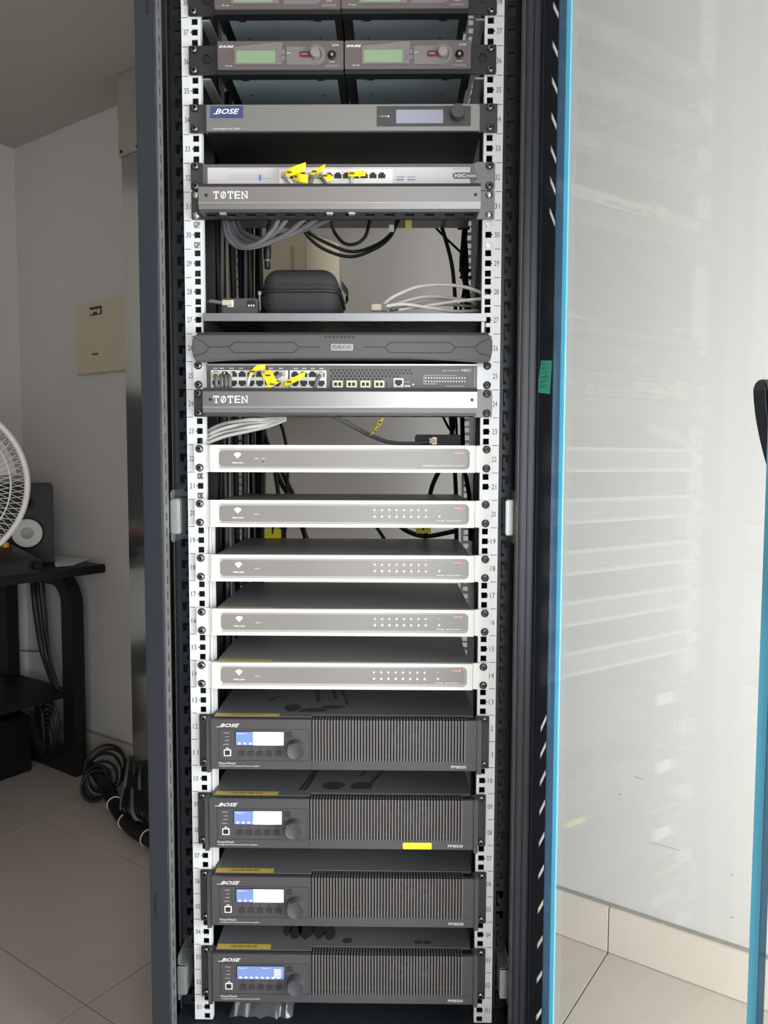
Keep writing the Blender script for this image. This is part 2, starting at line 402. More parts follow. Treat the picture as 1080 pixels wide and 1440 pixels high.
# ------------------------------------------------------------------ the rack cabinet
YF = -.065; YR = .392; XS = .305; ZT = ZB+42*U+.06
rack = thing('server_rack', 'tall dark equipment rack with white numbered rails and an open glass door', 'server rack', (0, .23, 0))
def P2(px, py, y): p = ony(px, py, y); return p.x, p.z
for s in (-1, 1):
    # front upright: painted face, bright return strip with holes, ridges
    xi = .277
    f = MB().box(s*xi, s*(XS if s < 0 else .3005), YF, YF+.012, .03, ZT)
    f.box(s*(XS-.003), s*XS, YF+.012, YR, .03, ZT) if False else None
    post = build('front_post', f, 'frame_dark', rack, bevel=.0012)
    r_ = MB()
    if s < 0:
        # slots in the painted face
        for py in (0, 1275):
            x, z = P2(207 if py == 0 else 219, py, YF); build('hinge_slot', MB().box(x-.002, x+.002, YF-.0006, YF+.004, z-.02, z+.022), 'amp_inside', post)
    else:
        for x0, x1, dy in ((.278, .2845, .004), (.288, .2945, .006), (.297, .3003, .003)):
            build('ridge', MB().box(x0, x1, YF-dy, YF, .03, ZT), 'frame_dark', post, bevel=.0015)
    # return strip facing the rack opening, with a row of small holes
    ys0, ys1 = YF+.012, YF+.036; st = MB()
    z = .05
    while z < ZT-.03:
        st.box(s*xi, s*(xi-.0015), ys0, ys1, z, z+.012)
        st.box(s*xi, s*(xi-.0015), ys0, ys0+.008, z+.012, z+.025); st.box(s*xi, s*(xi-.0015), ys1-.008, ys1, z+.012, z+.025); z += .025
    build('perforated_strip', st, 'galv_dull', post, smooth=False)
    # slotted inner profile further back
    inn = MB().box(s*.2575, s*.2640, .042, .046, .05, ZT).box(s*.2760, s*.2830, .042, .046, .05, ZT).box(s*.2825, s*.2850, .030, .042, .05, ZT)
    z = .05
    while z < ZT-.05:
        inn.box(s*.2640, s*.2690, .042, .046, z, z+.008); inn.box(s*.2690, s*.2760, .042, .046, z, z+.022); inn.box(s*.2660, s*.2690, .042, .046, z+.014, z+.03); z += .036
    build('slotted_profile', inn, 'frame_black', rack, smooth=False)
    build('profile_highlight', MB().box(s*.2848, s*.2856, .0295, .0305, .05, ZT), 'galv_dull', rack, smooth=False)  # thin pale strip paints the highlight along the profile's edge
    build('side_panel', MB().box(s*(XS-.004), s*(XS-.0015), YF+.012, YR-.03, .03, ZT), 'panel_black', rack)
    build('rear_post', MB().box(s*.275, s*XS, YR-.03, YR, .03, ZT), 'frame_dark', rack, bevel=.001)
build('base', MB().box(-XS, XS, YF, YR, .012, .05).box(-XS, XS, YF+.01, YF+.03, .05, ZB-.012), 'frame_dark', rack, bevel=.001)
build('base_tray', MB().box(-.285, .285, -.03, .36, ZB-.012, ZB-.004), 'frame_dark', rack)
build('roof', MB().box(-XS, XS, YF, YR, ZT, ZT+.04), 'frame_dark', rack, bevel=.002)
for sx in (-1, 1):
    for y in (YF+.05, YR-.05): build('foot', MB().lathe((sx*.25, y, 0), (0, 0, 1), [(0, 0), (.02, 0), (.02, .008), (.008, .012), (.008, .03)], 14), 'frame_black', rack)

# numbered rails, real square holes
HX = .2318; RO_ = .2527; RI = .2225
def hole_z():
    for k in range(0, 42):
        for q in (.00635, .022225, .0381): yield k, uz(k)+q
def rail(s, y, white, depth):
    m_ = MB(); t = .002; hw = .0048
    xo, xi_, h0, h1 = s*RO_, s*RI, s*(HX+hw), s*(HX-hw)
    m_.box(xo, h0, y, y+t, ZB, uz(42)); m_.box(h1, xi_, y, y+t, ZB, uz(42))
    zp = ZB
    for k, z in hole_z():
        m_.box(h0, h1, y, y+t, zp, z-hw); zp = z+hw
    m_.box(h0, h1, y, y+t, zp, uz(42))
    m_.box(xo, s*(RO_-.002), y+t, y+depth, ZB, uz(42))
    m_.box(xi_, s*(RI+.0015), y+t, y+.012, ZB, uz(42))
    return build('mounting_rail', m_, 'rail_paint' if white else 'galv', rack, smooth=False)
R = {}
for s in (-1, 1):
    R[s] = rail(s, 0, True, .05); rail(s, .33, False, .03)
    pm = MB()
    for k in range(0, 42):
        xa, xb = s*(RO_-.0012), s*(HX+.0105)
        if k: pm.quad((min(xa, xb), -.0003, uz(k)-.0005), (max(xa, xb), -.0003, uz(k)-.0005), (max(xa, xb), -.0003, uz(k)+.0005), (min(xa, xb), -.0003, uz(k)+.0005))
        xc = s*.2454
        text(pm, '%02d' % (k+1), xc-.0039, xc+.0039, uz(k)+.0222, .0085, -.0003)
    build('unit_numbers', pm, 'print_dark', R[s], smooth=False)
    # little pointer notch beside each middle hole
    nm = MB()
    for k in range(42):
        z = uz(k)+.022225; x = s*(HX+.0048)
        nm.add([(x, -.0002, z-.002), (x, -.0002, z+.002), (x+s*.0022, -.0002, z)], [(0, 1, 2) if s < 0 else (0, 2, 1)])
    build('pointer_notches', nm, 'panel_black', R[s], smooth=False)
    # dark backing channel behind the holes
    build('cable_channel', MB().box(s*.2495, s*.2478, .004, .1, ZB, uz(42)).box(s*.2478, s*.2265, .098, .1, ZB, uz(42)), 'panel_black', rack)
cn = mesh_of('cage_nut', MB().box(-.0044, .0044, .0002, .006, -.0044, .0044).lathe((0, .0002, 0), (0, -1, 0), [(.0042, 0), (.0042, .0012), (.0026, .0012), (.0024, -.004)], 12), 'screw_silver')
for s, k, q in ((-1, 29, .0381), (-1, 29, .00635), (1, 29, .0381), (1, 29, .00635), (-1, 20, .0381), (-1, 20, .00635), (1, 20, .00635)):
    inst('cage_nut', cn, (s*HX, 0, uz(k)+q), R[s])
for s in (-1, 1):
    for k in (37, 35): build('support_rail', MB().box(s*.2235, s*.2085, .004, .3, uz(k)-.004, uz(k)-.001), 'galv', rack)
# galvanised brackets between upright and rail
def bracket(s, zc, h, zt):
    b0 = MB()
    x_in, x_out = s*.2665, s*.2805
    b0.box(x_out, x_in, -.006, -.004, zc-h/2, zc+h/2)                    # bright front tab
    w0 = MB().box(x_in, x_in-s*.0015, -.004, .1, zc-h/2, zc+h/2)
    bk = build('rail_bracket', b0.add(w0.v, w0.f), 'galv', rack, bevel=.0006)
    fl = MB().box(s*.2665, s*.2805, -.002, .1, zc+h/2, zc+h/2+.0018).box(s*.2665, s*.2805, -.002, .1, zc-h/2-.0018, zc-h/2)
    for sg in (-1, 1):
        fl.prism([(-.002, zc+sg*h/2), (.1, zc+sg*h/2), (.1, zc+sg*(h/2+.016)), (.004, zc+sg*(h/2+.016)), (-.002, zc+sg*(h/2+.012))], 'x', s*.2805, s*.2790)
    build('flange', fl, 'galv', bk, smooth=False)
    sl = MB()
    for y in (.03, .045, .06, .075):
        for dz in (-.017, .017): sl.box(s*.2648, s*.2644, y, y+.004, zc+dz-.004, zc+dz+.004)
    for y in (.035, .06): sl.box(s*.2648, s*.2644, y, y+.008, zc-.007, zc+.007)
    build('slots', sl, 'panel_black', bk, smooth=False)
for s in (-1, 1):
    bracket(s, ony(243, 726, 0).z, .054, 0); bracket(s, ony(250, 1376, 0).z, .05, 0)

# ------------------------------------------------------------------ the glass door, swung open on the right
TH = math.radians(-72.5); DD = Vector((math.cos(TH), math.sin(TH), 0)); DM = Vector((-DD.y, DD.x, 0)); DO = Vector((.3035, -.074, 0))
def DR(p): return DO + DD*p[0] + DM*p[1] + Vector((0, 0, p[2]))
def ondoor(px, py, t=0.):
    r = ray(px, py); q = CAM + r*((DO+DM*t-CAM).dot(DM)/r.dot(DM)); e = q-DO; return e.dot(DD), q.z
def dbox(mb, w0, w1, t0, t1, z0, z1):
    t = MB().box(w0, w1, t0, t1, z0, z1).mapv(DR); return mb.add(t.v, t.f)
DZ0, DZ1 = .05, ZT+.02
WG0 = ondoor(774, 700, -.002)[0]
def wq(px): return ondoor(px, 700, -.0107)[0]
WG1 = wq(1086); WD = WG1+.09
ws0, ws1 = WG0*.57, WG0*.985
fr = MB(); dbox(fr, 0, ws0, -.002, -.0005, DZ0, DZ1); dbox(fr, 0, .003, .002, .006, DZ0, DZ1); dbox(fr, ws1, wq(777), -.002, -.0005, DZ0, DZ1)
dbox(fr, WG1+.012, WD, -.004, .02, DZ0, DZ1); dbox(fr, WG0, WG1+.012, -.002, .02, DZ0, DZ0+.06); dbox(fr, WG0, WG1+.012, -.002, .02, DZ1-.06, DZ1)
# slanted vent openings: bars between them
tops = [(16, 1), (71, 1), (122, 1), (172, 1), (219, 1), (263, 1), (307, 1)]
bots = [(1013, -1), (1050, -1), (1089, -1), (1130, -1), (1174, -1), (1219, -1), (1267, -1), (1316, -1), (1364, -1), (1416, -1)]
zs = [(ondoor(782-.0214*py, py)[1], sg) for py, sg in tops+bots]
zs = [(zs[0][0]+.055*k, 1) for k in (2, 1)] + zs + [(zs[-1][0]-.05*k, -1) for k in (1, 2, 3)]
sl, op = .026, .0095
def strip_piece(za0, za1, zb0, zb1):
    """quad bar: left side spans za0..za1, right side zb0..zb1"""
    t = MB().prism([(ws0, za0), (ws1, zb0), (ws1, zb1), (ws0, za1)], 'y', -.002, -.001).mapv(DR); fr.add(t.v, t.f)
topL = topR = DZ1
for z, sg in zs:
    l, r_ = z + sg*sl/2, z - sg*sl/2
    strip_piece(l+op/2, topL, r_+op/2, topR); topL, topR = l-op/2, r_-op/2
strip_piece(DZ0, topL, DZ0, topR)
door = build('door', fr, 'frame_dark', rack, smooth=False)
door['label'] = 'open glass door in a dark frame with slanted vent slots'
gl = MB(); dbox(gl, wq(774.5), WG1+.013, -.0095, -.0055, DZ0+.06, DZ1-.06); build('glass_pane', gl, 'glass', door, smooth=False)
w1 = ondoor(798.5, 300)[0]; w2 = ondoor(804.5, 300)[0]
g = MB(); dbox(g, wq(775), wq(785.5), -.0112, -.0100, DZ0+.06, DZ1-.06); build('protective_film', g, 'film_blue', door, smooth=False)['label'] = 'blue protective film along the glass edge'
g = MB(); dbox(g, wq(785.5), wq(791.5), -.0115, -.0100, DZ0+.06, DZ1-.06); build('film_edge', g, 'film_cyan', door, smooth=False)
g = MB(); dbox(g, WG1-.008, WG1+.004, -.0112, -.0100, DZ0+.06, DZ1-.06); build('film_edge', g, 'film_cyan', door, smooth=False)
g = MB(); dbox(g, WG1+.004, WG1+.012, -.0112, -.0100, DZ0+.06, DZ1-.06); build('protective_film', g, 'film_blue', door, smooth=False)
g = MB(); dbox(g, -.0035, 0.0, -.004, .006, DZ0, DZ1); build('hinge_edge', g, 'frame_black', door, smooth=False)
# popped-out lever of the lock
wt, zt = ondoor(1073, 546, .035); wb, zb_ = ondoor(1096, 690, .03)
lv = []
for k in range(9):
    t = k/8; lv.append((wt+(wb-wt)*(t**1.6), zt+(zb_-zt)*t, .010-.0015*t))
poly = [(w_-r_, z) for w_, z, r_ in lv] + [(w_+r_*1.0, z) for w_, z, r_ in reversed(lv)]
poly = [(wt-.006, zt+.008), (wt+.004, zt+.009)][::-1] + poly
lev = MB().prism(poly, 'y', .03, .042).mapv(DR); lever = build('lock_lever', lev, 'frame_dark', door, bevel=.002)
b_ = MB(); dbox(b_, wb+.012, wb+.045, .02, .034, zb_-.12, zb_+.02); build('lock_body', b_, 'frame_black', door, bevel=.002)
# stickers on the door
def sticker(pts, m, t0=-.0026, name='sticker', parent=door):
    q = [ondoor(*p, t0) for p in pts]
    t = MB().prism(q, 'y', t0, t0+.0004).mapv(DR); return build(name, t, m, parent, smooth=False), q
st, q = sticker([(761, 507), (776, 507), (773, 554), (755, 552)], 'sticker_green', name='inspection_sticker')
st['label'] = 'small teal printed label on the door frame'
pm = MB()
def dxf(t): return lambda x, z: DR((x, t, z))
for r_ in range(6):
    f = (r_+.8)/7; xl = q[0][0]+(q[3][0]-q[0][0])*f; xr = q[1][0]+(q[2][0]-q[1][0])*f; zc = q[0][1]+(q[3][1]-q[0][1])*f
    text(pm, ('No.', 'ok', '1111', 'PASS', 'QC', '2021')[r_], xl+(xr-xl)*.15, xl+(xr-xl)*(.75 if r_ > 1 else .5), zc, .0035, 0, xf=dxf(-.0029))
build('sticker_print', pm, 'print_green', door, smooth=False)

# ------------------------------------------------------------------ shared little parts
SC = mesh_of('screw', MB().lathe((0, 0, 0), (0, -1, 0), [(.0064, 0), (.0064, .0012), (.0052, .0014), (.005, .0030), (.0036, .0040), (.0026, .0042), (.0022, .0016), (0, .0016)], 16), 'screw_black')
SS = mesh_of('screw', MB().lathe((0, 0, 0), (0, -1, 0), [(.0060, 0), (.0060, .0012), (.0052, .0026), (.0034, .0040), (.0020, .0042), (.0016, .0022), (0, .0022)], 14), 'screw_silver')
def highlight_ring(me, mid, dark):
    me.materials.clear(); me.materials.append(MATS[dark]); me.materials.append(MATS[mid])
    for p in me.polygons:
        r_ = math.hypot(p.center.x, p.center.z); p.material_index = 1 if .0024 < r_ < .0050 else 0
mat('screw_highlight', (128, 126, 124), .3, .8); mat('screw_ring', (24, 23, 23), .4, .3)  # lighter ring painted as the highlight on black screw heads
highlight_ring(SC, 'screw_highlight', 'screw_ring')
def screws(t, z0, z1, y, dx=0, me=SC, sides=(-1, 1)):
    for s in sides:
        for z in (z0, z1): inst('screw', me, (s*HX+dx, y, z), t)
def port_mesh():
    return None
# RJ45 socket: white shell around a dark stepped mouth
pw, ph = .0135, .0115
_pm = MB()
_pm.prism([(-.0058, -.0045), (.0058, -.0045), (.0058, .002), (.0035, .002), (.0035, .0045), (-.0035, .0045), (-.0035, .002), (-.0058, .002)], 'y', -.0003, .0)
PORT_UP = mesh_of('port', _pm, 'port_dark')
PORT_DN = mesh_of('port', MB().add([(v.x, v.y, -v.z) for v in _pm.v], [tuple(reversed(f)) for f in _pm.f]), 'port_dark')

# ------------------------------------------------------------------ wireless receivers, two pairs
def receiver(pxl, pxr, ytop, ybot, k, side, label, lcdpx):
    """pxl..pxr face in pixels, k = rack unit it sits in, side -1/1 = which ear it carries"""
    yf = -.02; yc = (ytop+ybot)/2
    x0, x1 = X(pxl, yc, yf), X(pxr, yc, yf); zb_, zt = Z(pxl, ybot, yf), Z(pxl, ytop, yf)
    t = thing('wireless_receiver', label, 'receiver', ((x0+x1)/2, 0, zb_), 'wireless receivers at the top of the rack')
    face = build('face', MB().rrect(x0, x1, zb_+.002, zt, .002, yf, yf+.006), 'receiver_face', t)
    build('body', MB().box(x0+.001, x1-.001, yf+.006, .16, zb_+.003, zt-.002), 'receiver_black', t)
    bot = build('underside', MB().box(x0+.016, x1-.012, .0, .155, zb_+.0005, zb_+.0035), 'receiver_underside', t, bevel=.0005)
    for fx in (.17, .78): build('tab', MB().box(x0+(x1-x0)*fx, x0+(x1-x0)*fx+.011, -.004, .006, zb_-.003, zb_+.0025), 'receiver_black', t)
    build('front_rail', MB().box(x0, x1, yf+.003, .0, zb_-.004, zb_+.003), 'receiver_black', t)
    for fx in (.2, .8): build('rivet', MB().lathe((x0+(x1-x0)*fx, .06, zb_+.0005), (0, 0, -1), [(.002, 0), (.0015, .0006), (0, .0008)], 8), 'receiver_black', bot)
    sc = (x1-x0)/177.0; y_ = yf-.0003
    fx = lambda p: x0+(p-306)*sc
    fz = lambda p: zt-(p-58)*(zt-zb_)/41.0
    lcd = build('display', MB().rrect(fx(333), fx(387), fz(88), fz(71.5), .001, yf-.0012, yf), lcdpx, t)
    build('display_film', MB().prism([(fx(330), fz(91)), (fx(397), fz(91)), (fx(397), fz(61)), (fx(385), fz(61)), (fx(330), fz(67))], 'y', yf-.0026, yf-.0022), 'film_clear', t)
    for zz in (74, 82): build('button', MB().rrect(fx(393), fx(401), fz(zz+3.2), fz(zz-3), .0006, yf-.0022, yf), 'button_grey', t)
    build('control_panel', MB().rrect(fx(403), fx(447), fz(91), fz(66), .0015, yf-.001, yf), 'button_grey', t)
    build('select_button', MB().rrect(fx(422), fx(437), fz(81), fz(73), .001, yf-.002, yf), 'button_red', t)
    build('dial_ring', MB().lathe((fx(443.5), yf, fz(77)), (0, -1, 0), [(.0155, 0), (.0150, .0012), (.0105, .0012), (.0100, .0006)], 24), 'button_grey', t)
    build('dial', MB().lathe((fx(443.5), yf, fz(77)), (0, -1, 0), [(.0078, 0), (.0078, .007), (.0068, .009), (0, .0092)], 24), 'knob_grey', t)
    build('power_button', MB().lathe((fx(467), yf, fz(78)), (0, -1, 0), [(.0066, 0), (.0066, .002), (.0050, .0028), (.0042, .0016), (.0036, .0034), (0, .004)], 20), 'receiver_black', t)
    build('power_symbol', MB().lathe((fx(467), yf-.0041, fz(78)), (0, -1, 0), [(.0024, 0), (0, .0005)], 10), 'knob_grey', t)
    build('label_plate', MB().rrect(fx(457), fx(477), fz(94.5), fz(91), .0005, yf-.0006, yf), 'button_grey', t)
    build('meter', MB().box(fx(318), fx(326), fz(90), fz(71), yf-.0006, yf), 'dsp_dark', t)
    m_ = MB(); text(m_, 'SHURE', fx(308), fx(329), fz(65.5), .0036, y_, .25, .02); text(m_, 'SLX4', fx(467), fx(476), fz(64), .003, y_); text(m_, 'POWER', fx(463.5), fx(471), fz(87), .0014, y_)
    text(m_, 'menu', fx(403.5), fx(409), fz(75), .0013, yf-.0013); text(m_, 'ENTER', fx(425), fx(433), fz(77), .0014, yf-.0023); text(m_, 'RF audio', fx(317), fx(327), fz(92), .0018, y_)
    build('print', m_, 'print_white', face, smooth=False)
    # mounting ear
    zt2, zb2 = uz(k)-.0004, uz(k-1)+.0004
    xo = side*.2405; xi2 = x0-.0005 if side < 0 else x1+.0005
    ear = build('mounting_ear', MB().rrect(min(xo, xi2), max(xo, xi2), zb2, zt2, .002, -.0045, -.0015), 'ear_black', t)
    ax = X(292 if side < 0 else 678, 86, 0); ztmp = uz(k)-.0205
    build('antenna_bush', MB().lathe((ax, -.0045, ztmp), (0, -1, 0), [(.0068, 0), (.0066, .0015), (.0055, .0018), (.0052, .0005), (0, .0005)], 18), 'receiver_black', ear)
    build('ear_return', MB().box(xi2-.001, xi2+.001, -.0015, .05, zb2, zt2), 'ear_black', t)
    screws(t, zt2-.006, zb2+.006, -.0045, sides=(side,))
    return t
receiver(306, 483, 58, 100, 36, -1, 'wireless receiver with green display, lower pair, on the side of the desk', 'lcd_green')
receiver(485, 662, 57, 99, 36, 1, 'wireless receiver with green display, lower pair, on the side of the glass door', 'lcd_green')
receiver(301.5, 479, -28, 15, 38, -1, 'wireless receiver in the upper pair, on the side of the desk', 'lcd_green')
receiver(480, 659, -29, 14, 38, 1, 'wireless receiver in the upper pair, on the side of the glass door', 'lcd_green')

# ------------------------------------------------------------------ audio processor, unit 34
k = 34; yf = -.012; x0, x1 = X(290, 166, yf), X(674, 166, yf); z0, z1 = Z(480, 184, yf), Z(480, 146.5, yf)
t = thing('audio_processor', 'brushed grey one-unit audio processor with lavender screen and dark knob', 'audio processor', (0, 0, z0))
face = build('face', MB().box(x0, x1, yf, yf+.008, z0, z1), 'dsp_face', t, bevel=.0008)
build('chassis', MB().box(-.218, .218, yf+.008, .3, z0+.0015, z1-.002), 'receiver_black', t)
for s in (-1, 1):
    xa = X(267.5, 170, 0) if s < 0 else X(699, 168, 0); xb = x0-.0015 if s < 0 else x1+.0015
    build('mounting_ear', MB().rrect(min(xa, xb), max(xa, xb), uz(33)+.0006, uz(34)-.0004, .001, -.0045, -.0015), 'ear_dark', t)
    build('ear_seam', MB().box(min(xb, x0 if s < 0 else x1), max(xb, x0 if s < 0 else x1), -.006, -.001, z0, z1), 'galv_dull', t)
screws(t, uz(34)-.0062, uz(33)+.0072, -.0045)
pl = build('control_panel', MB().rrect(X(530, 165, yf), X(662, 165, yf), Z(600, 177.5, yf), Z(600, 149.5, yf), .001, yf-.0012, yf), 'dsp_dark', t)
build('display', MB().box(X(557, 165, yf), X(623, 165, yf), yf-.002, yf-.001, Z(600, 174, yf), Z(600, 155, yf)), 'lcd_idle', pl)
kx, kz = X(643, 161, yf), Z(643, 161, yf)
build('knob', MB().lathe((kx, yf-.001, kz), (0, -1, 0), [(.0115, 0), (.0112, .012), (.0102, .0138), (0, .014)], 28), 'dsp_dark', t)
build('status_light', MB().lathe((X(546, 164, yf), yf-.0012, Z(546, 164, yf)), (0, -1, 0), [(.0013, 0), (0, .0005)], 8), 'led_white', pl)
fx = lambda p, q=166: X(p, q, yf)
fz = lambda p, q=480: Z(q, p, yf)
build('film_patch', MB().box(fx(296), fx(342), yf-.0008, yf-.0002, fz(165.5), fz(149)), 'blue_film', t)
m_ = MB(); text(m_, 'BOSE', fx(303), fx(337), fz(156.5), .0080, yf-.0011, .35, .015)
m_.box(fx(300), fx(306), yf-.0012, yf-.0010, fz(160.4), fz(159.6))
text(m_, 'ControlSpace EX-1280C', fx(299.5), fx(338), fz(181), .0034, yf-.0004); text(m_, 'POWER', fx(534), fx(544), fz(164.2), .0014, yf-.0014)
build('print', m_, 'print_white', face, smooth=False)

# ------------------------------------------------------------------ small switch, unit 32
yf = -.008; k = 32
fx = lambda p, q=245: X(p, q, yf)
fz = lambda p, q=480: Z(q, p, yf)
x0, x1 = fx(285), fx(667.5); z0, z1 = uz(31)+.002, fz(230.5)
t = thing('network_switch', 'light grey network switch with one row of ports above the upper cable panel', 'network switch', (0, 0, z0))
face = build('face', MB().box(x0, x1, yf, yf+.006, z0, z1), 'switch_body', t, bevel=.0006)
build('chassis', MB().box(-.216, .216, yf+.006, .2, z0+.001, z1-.001), 'switch_body', t)
lb = build('front_label', MB().box(fx(292), fx(671-10), yf-.0006, yf, fz(262), fz(235.5)), 'switch_label', t)
build('port_block', MB().box(fx(393), fx(552), yf-.0022, yf, fz(262), fz(239)), 'port_white', t)
for i in range(12):
    inst('port', PORT_UP, (fx(401+i*12.35), yf-.0022, fz(247.5)), t)
m_ = MB(); text(m_, 'H3C Mini S1016F', fx(637), fx(669-10.5), fz(236.9+.8), .0028, yf-.0008)
for c in range(12):
    for r_ in range(3): m_.box(fx(323+c*4.2), fx(325+c*4.2), yf-.0008, yf-.0007, fz(247+r_*2.5), fz(246.2+r_*2.5))
m_.box(fx(322), fx(372), yf-.0008, yf-.0007, fz(236.6), fz(236.2)); m_.box(fx(322), fx(367), yf-.0008, yf-.0007, fz(244), fz(243.7))
for p in (558, 573): m_.box(fx(p), fx(p+11), yf-.0008, yf-.0007, fz(250), fz(248.6))
build('print', m_, 'print_grey', lb, smooth=False)
m_ = MB()
m_.box(fx(364), fx(367.5), yf-.0009, yf-.0008, fz(254), fz(246)); text(m_, '1000M', fx(370), fx(379), fz(251), .0014, yf-.0009)
for p in (557, 573): m_.box(fx(p), fx(p+11), yf-.0009, yf-.0008, fz(254), fz(252.2))
build('print', m_, 'print_blue', lb, smooth=False)
bd = build('brand_plate', MB().prism(rr(fx(636.5), fx(672), fz(252), fz(243.2), .0045, 5), 'y', yf-.0012, yf-.0006), 'switch_body', lb)
m_ = MB(); text(m_, 'H3C', fx(639.5), fx(654.5), fz(247.6), .0052, yf-.0014, 0, .02); build('print', m_, 'print_white', lb, smooth=False); m_ = MB(); text(m_, 'mini', fx(656), fx(669), fz(247.6), .0048, yf-.0014)
build('print', m_, 'print_white', lb, smooth=False)
for s in (-1, 1):
    xa = -.2400 if s < 0 else .2408
    xb = x0 if s < 0 else x1
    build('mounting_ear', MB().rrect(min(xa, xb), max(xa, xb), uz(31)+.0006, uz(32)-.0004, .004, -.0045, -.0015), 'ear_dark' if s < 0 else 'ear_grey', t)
screws(t, uz(32)-.0062, uz(31)+.0072, -.0045)

# ------------------------------------------------------------------ cable managers, units 31 and 24
def cable_manager(k, label, pxl, pxr, yrow, ear_l, slots):
    z0, z1 = uz(k-1), uz(k); zc = (z0+z1)/2; yo = -.043
    x0, x1 = X(pxl, yrow, yo), X(pxr, yrow, yo)
    t = thing('cable_manager', label, 'cable manager', (0, 0, z0), 'cable managers')
    cov = build('cover', MB().prism([(yo, zc-.0085), (yo, zc+.0155), (yo+.0015, zc+.0155), (yo+.0015, zc-.0085)], 'x', x0, x1), 'manager_steel', t)
    build('top_strip', MB().prism([(yo, zc+.0155), (yo+.004, zc+.0215), (-.004, zc+.0215), (-.004, zc+.0200), (yo+.005, zc+.0200), (yo+.0015, zc+.0150)], 'x', x0, x1), 'manager_dark', t)  # same steel as the cover, its shading painted in as a darker colour
    build('lower_strip', MB().prism([(yo-.0006, zc-.0085), (yo+.003, zc-.0170), (yo+.0045, zc-.0170), (yo+.0012, zc-.0085)], 'x', x0, x1), 'manager_steel', t)
    build('edge_highlight', MB().box(x0, x1, yo-.0012, yo+.0005, zc-.0092, zc-.0080), 'galv', cov)  # brighter metal line painted in for the highlight on the ridge
    build('lip', MB().prism([(yo+.003, zc-.0172), (yo+.0035, zc-.0215), (yo+.006, zc-.0215), (yo+.006, zc-.0172)], 'x', x0+.001, x1-.001), 'manager_dark', t)
    # tray under the cover with finger slots
    tr = MB(); xs = []; n = 14; step = (x1-x0)/n
    tr.box(x0+.002, x1-.002, yo+.006, yo+.012, zc-.0215, zc-.0200); tr.box(x0+.002, x1-.002, -.016, 0, zc-.0215, zc-.0200)
    for i in range(n+1):
        xx = x0+i*step; tr.box(max(x0+.002, xx-.008), min(x1-.002, xx+.008), yo+.012, -.016, zc-.0215, zc-.0200)
    tr.box(x0+.002, x1-.002, -.003, 0, zc-.0215, zc+.0215)
    build('tray', tr, 'manager_dark', t, smooth=False)
    if slots:
        for px in (312, 463, 494): build('clip', MB().box(X(px-4, 302, yo), X(px+5, 302, yo), yo+.004, yo+.012, zc-.0245, zc-.0210), 'galv', t)
    for p, q in ((293, -1), (664, 1)):
        xx = x0+.012 if q < 0 else x1-.008
        build('cover_hole', MB().lathe((xx, yo-.0002, zc+.003), (0, -1, 0), [(.0026, 0), (0, .0002)], 10), 'panel_black', cov)
    m_ = MB(); w_ = X(350, yrow, yo)-X(300, yrow, yo); xa = X(300, yrow, yo)
    # slab lettering: letters with thin slabs added
    cw = w_/5
    for i, ch in enumerate('TOTEN'):
        l0 = xa+i*cw; l1 = l0+cw*.80
        text(m_, ch, l0, l1, zc+.0032, .0110, yo-.0003, 0, .0)
        if ch == 'T': m_.box(l0+cw*.2, l0+cw*.62, yo-.0004, yo-.0003, zc-.0024, zc-.0013); m_.box(l0, l0+cw*.13, yo-.0004, yo-.0003, zc+.0052, zc+.0087); m_.box(l1-cw*.13, l1, yo-.0004, yo-.0003, zc+.0052, zc+.0087)
        if ch == 'N': m_.box(l0-cw*.06, l0+cw*.3, yo-.0004, yo-.0003, zc-.0024, zc-.0013); m_.box(l1-cw*.3, l1+cw*.06, yo-.0004, yo-.0003, zc+.0076, zc+.0087)
        if i == 1: m_.prism([(l0+.0018, zc-.0018), (l0+.003, zc-.0024), (l1-.0018, zc+.0080), (l1-.003, zc+.0087)], 'y', yo-.0006, yo-.0004)
    build('print', m_, 'print_white', cov, smooth=False)
    for s in (-1, 1):
        xa = -.2395 if s < 0 else .2405; xb = x0+.006 if s < 0 else x1-.006
        e = MB().rrect(min(xa, xb), max(xa, xb), z0+.0006, z1-.0006, .002, -.0045, -.0015)
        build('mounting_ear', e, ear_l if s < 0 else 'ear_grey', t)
        xs_ = x0+.004 if s < 0 else x1-.004
        build('side_arm', MB().prism([(-.0045, z0+.003), (-.0045, z1-.002), (yo+.004, zc+.0200), (yo+.003, zc-.0160)], 'x', xs_-.001, xs_+.001), ear_l if s < 0 else 'ear_grey', t)
    screws(t, z1-.0066, z0+.0070, -.0045, 0, SS if slots else SC)
    return t
cable_manager(31, 'steel cable management panel below the small light grey switch', 279, 676, 277, 'ear_dark', True)
cable_manager(24, 'steel cable management panel below the switch with two port rows', 285, 671, 566, 'ear_dark', False)

# ------------------------------------------------------------------ shelf and what lies on it
ysh = -.006; zs1 = Z(480, 440.5, ysh); zs0 = Z(480, 451.5, ysh)
x0, x1 = X(285, 446, ysh), X(684, 446, ysh)
t = thing('rack_shelf', 'dark vented metal shelf with a bright front lip', 'shelf', (0, .1, zs0))
build('front_lip', MB().box(x0, x1, ysh, ysh+.0015, zs0, zs1), 'shelf_lip', t, bevel=.0004)
tr = MB(); rows = [.02, .05, .08, .11, .14, .17, .2, .23]; yprev = ysh+.0015
for j, y in enumerate(rows):
    tr.box(x0, x1, yprev, y, zs1-.003, zs1-.0015)
    xx = x0
    for i in range(9):
        xa = x0+.03+(i+.5*(j % 2))*(x1-x0-.06)/9
        tr.box(xx, xa, y, y+.005, zs1-.003, zs1-.0015); xx = xa+.018
    tr.box(xx, x1, y, y+.005, zs1-.003, zs1-.0015); yprev = y+.005
tr.box(x0, x1, yprev, .30, zs1-.003, zs1-.0015)
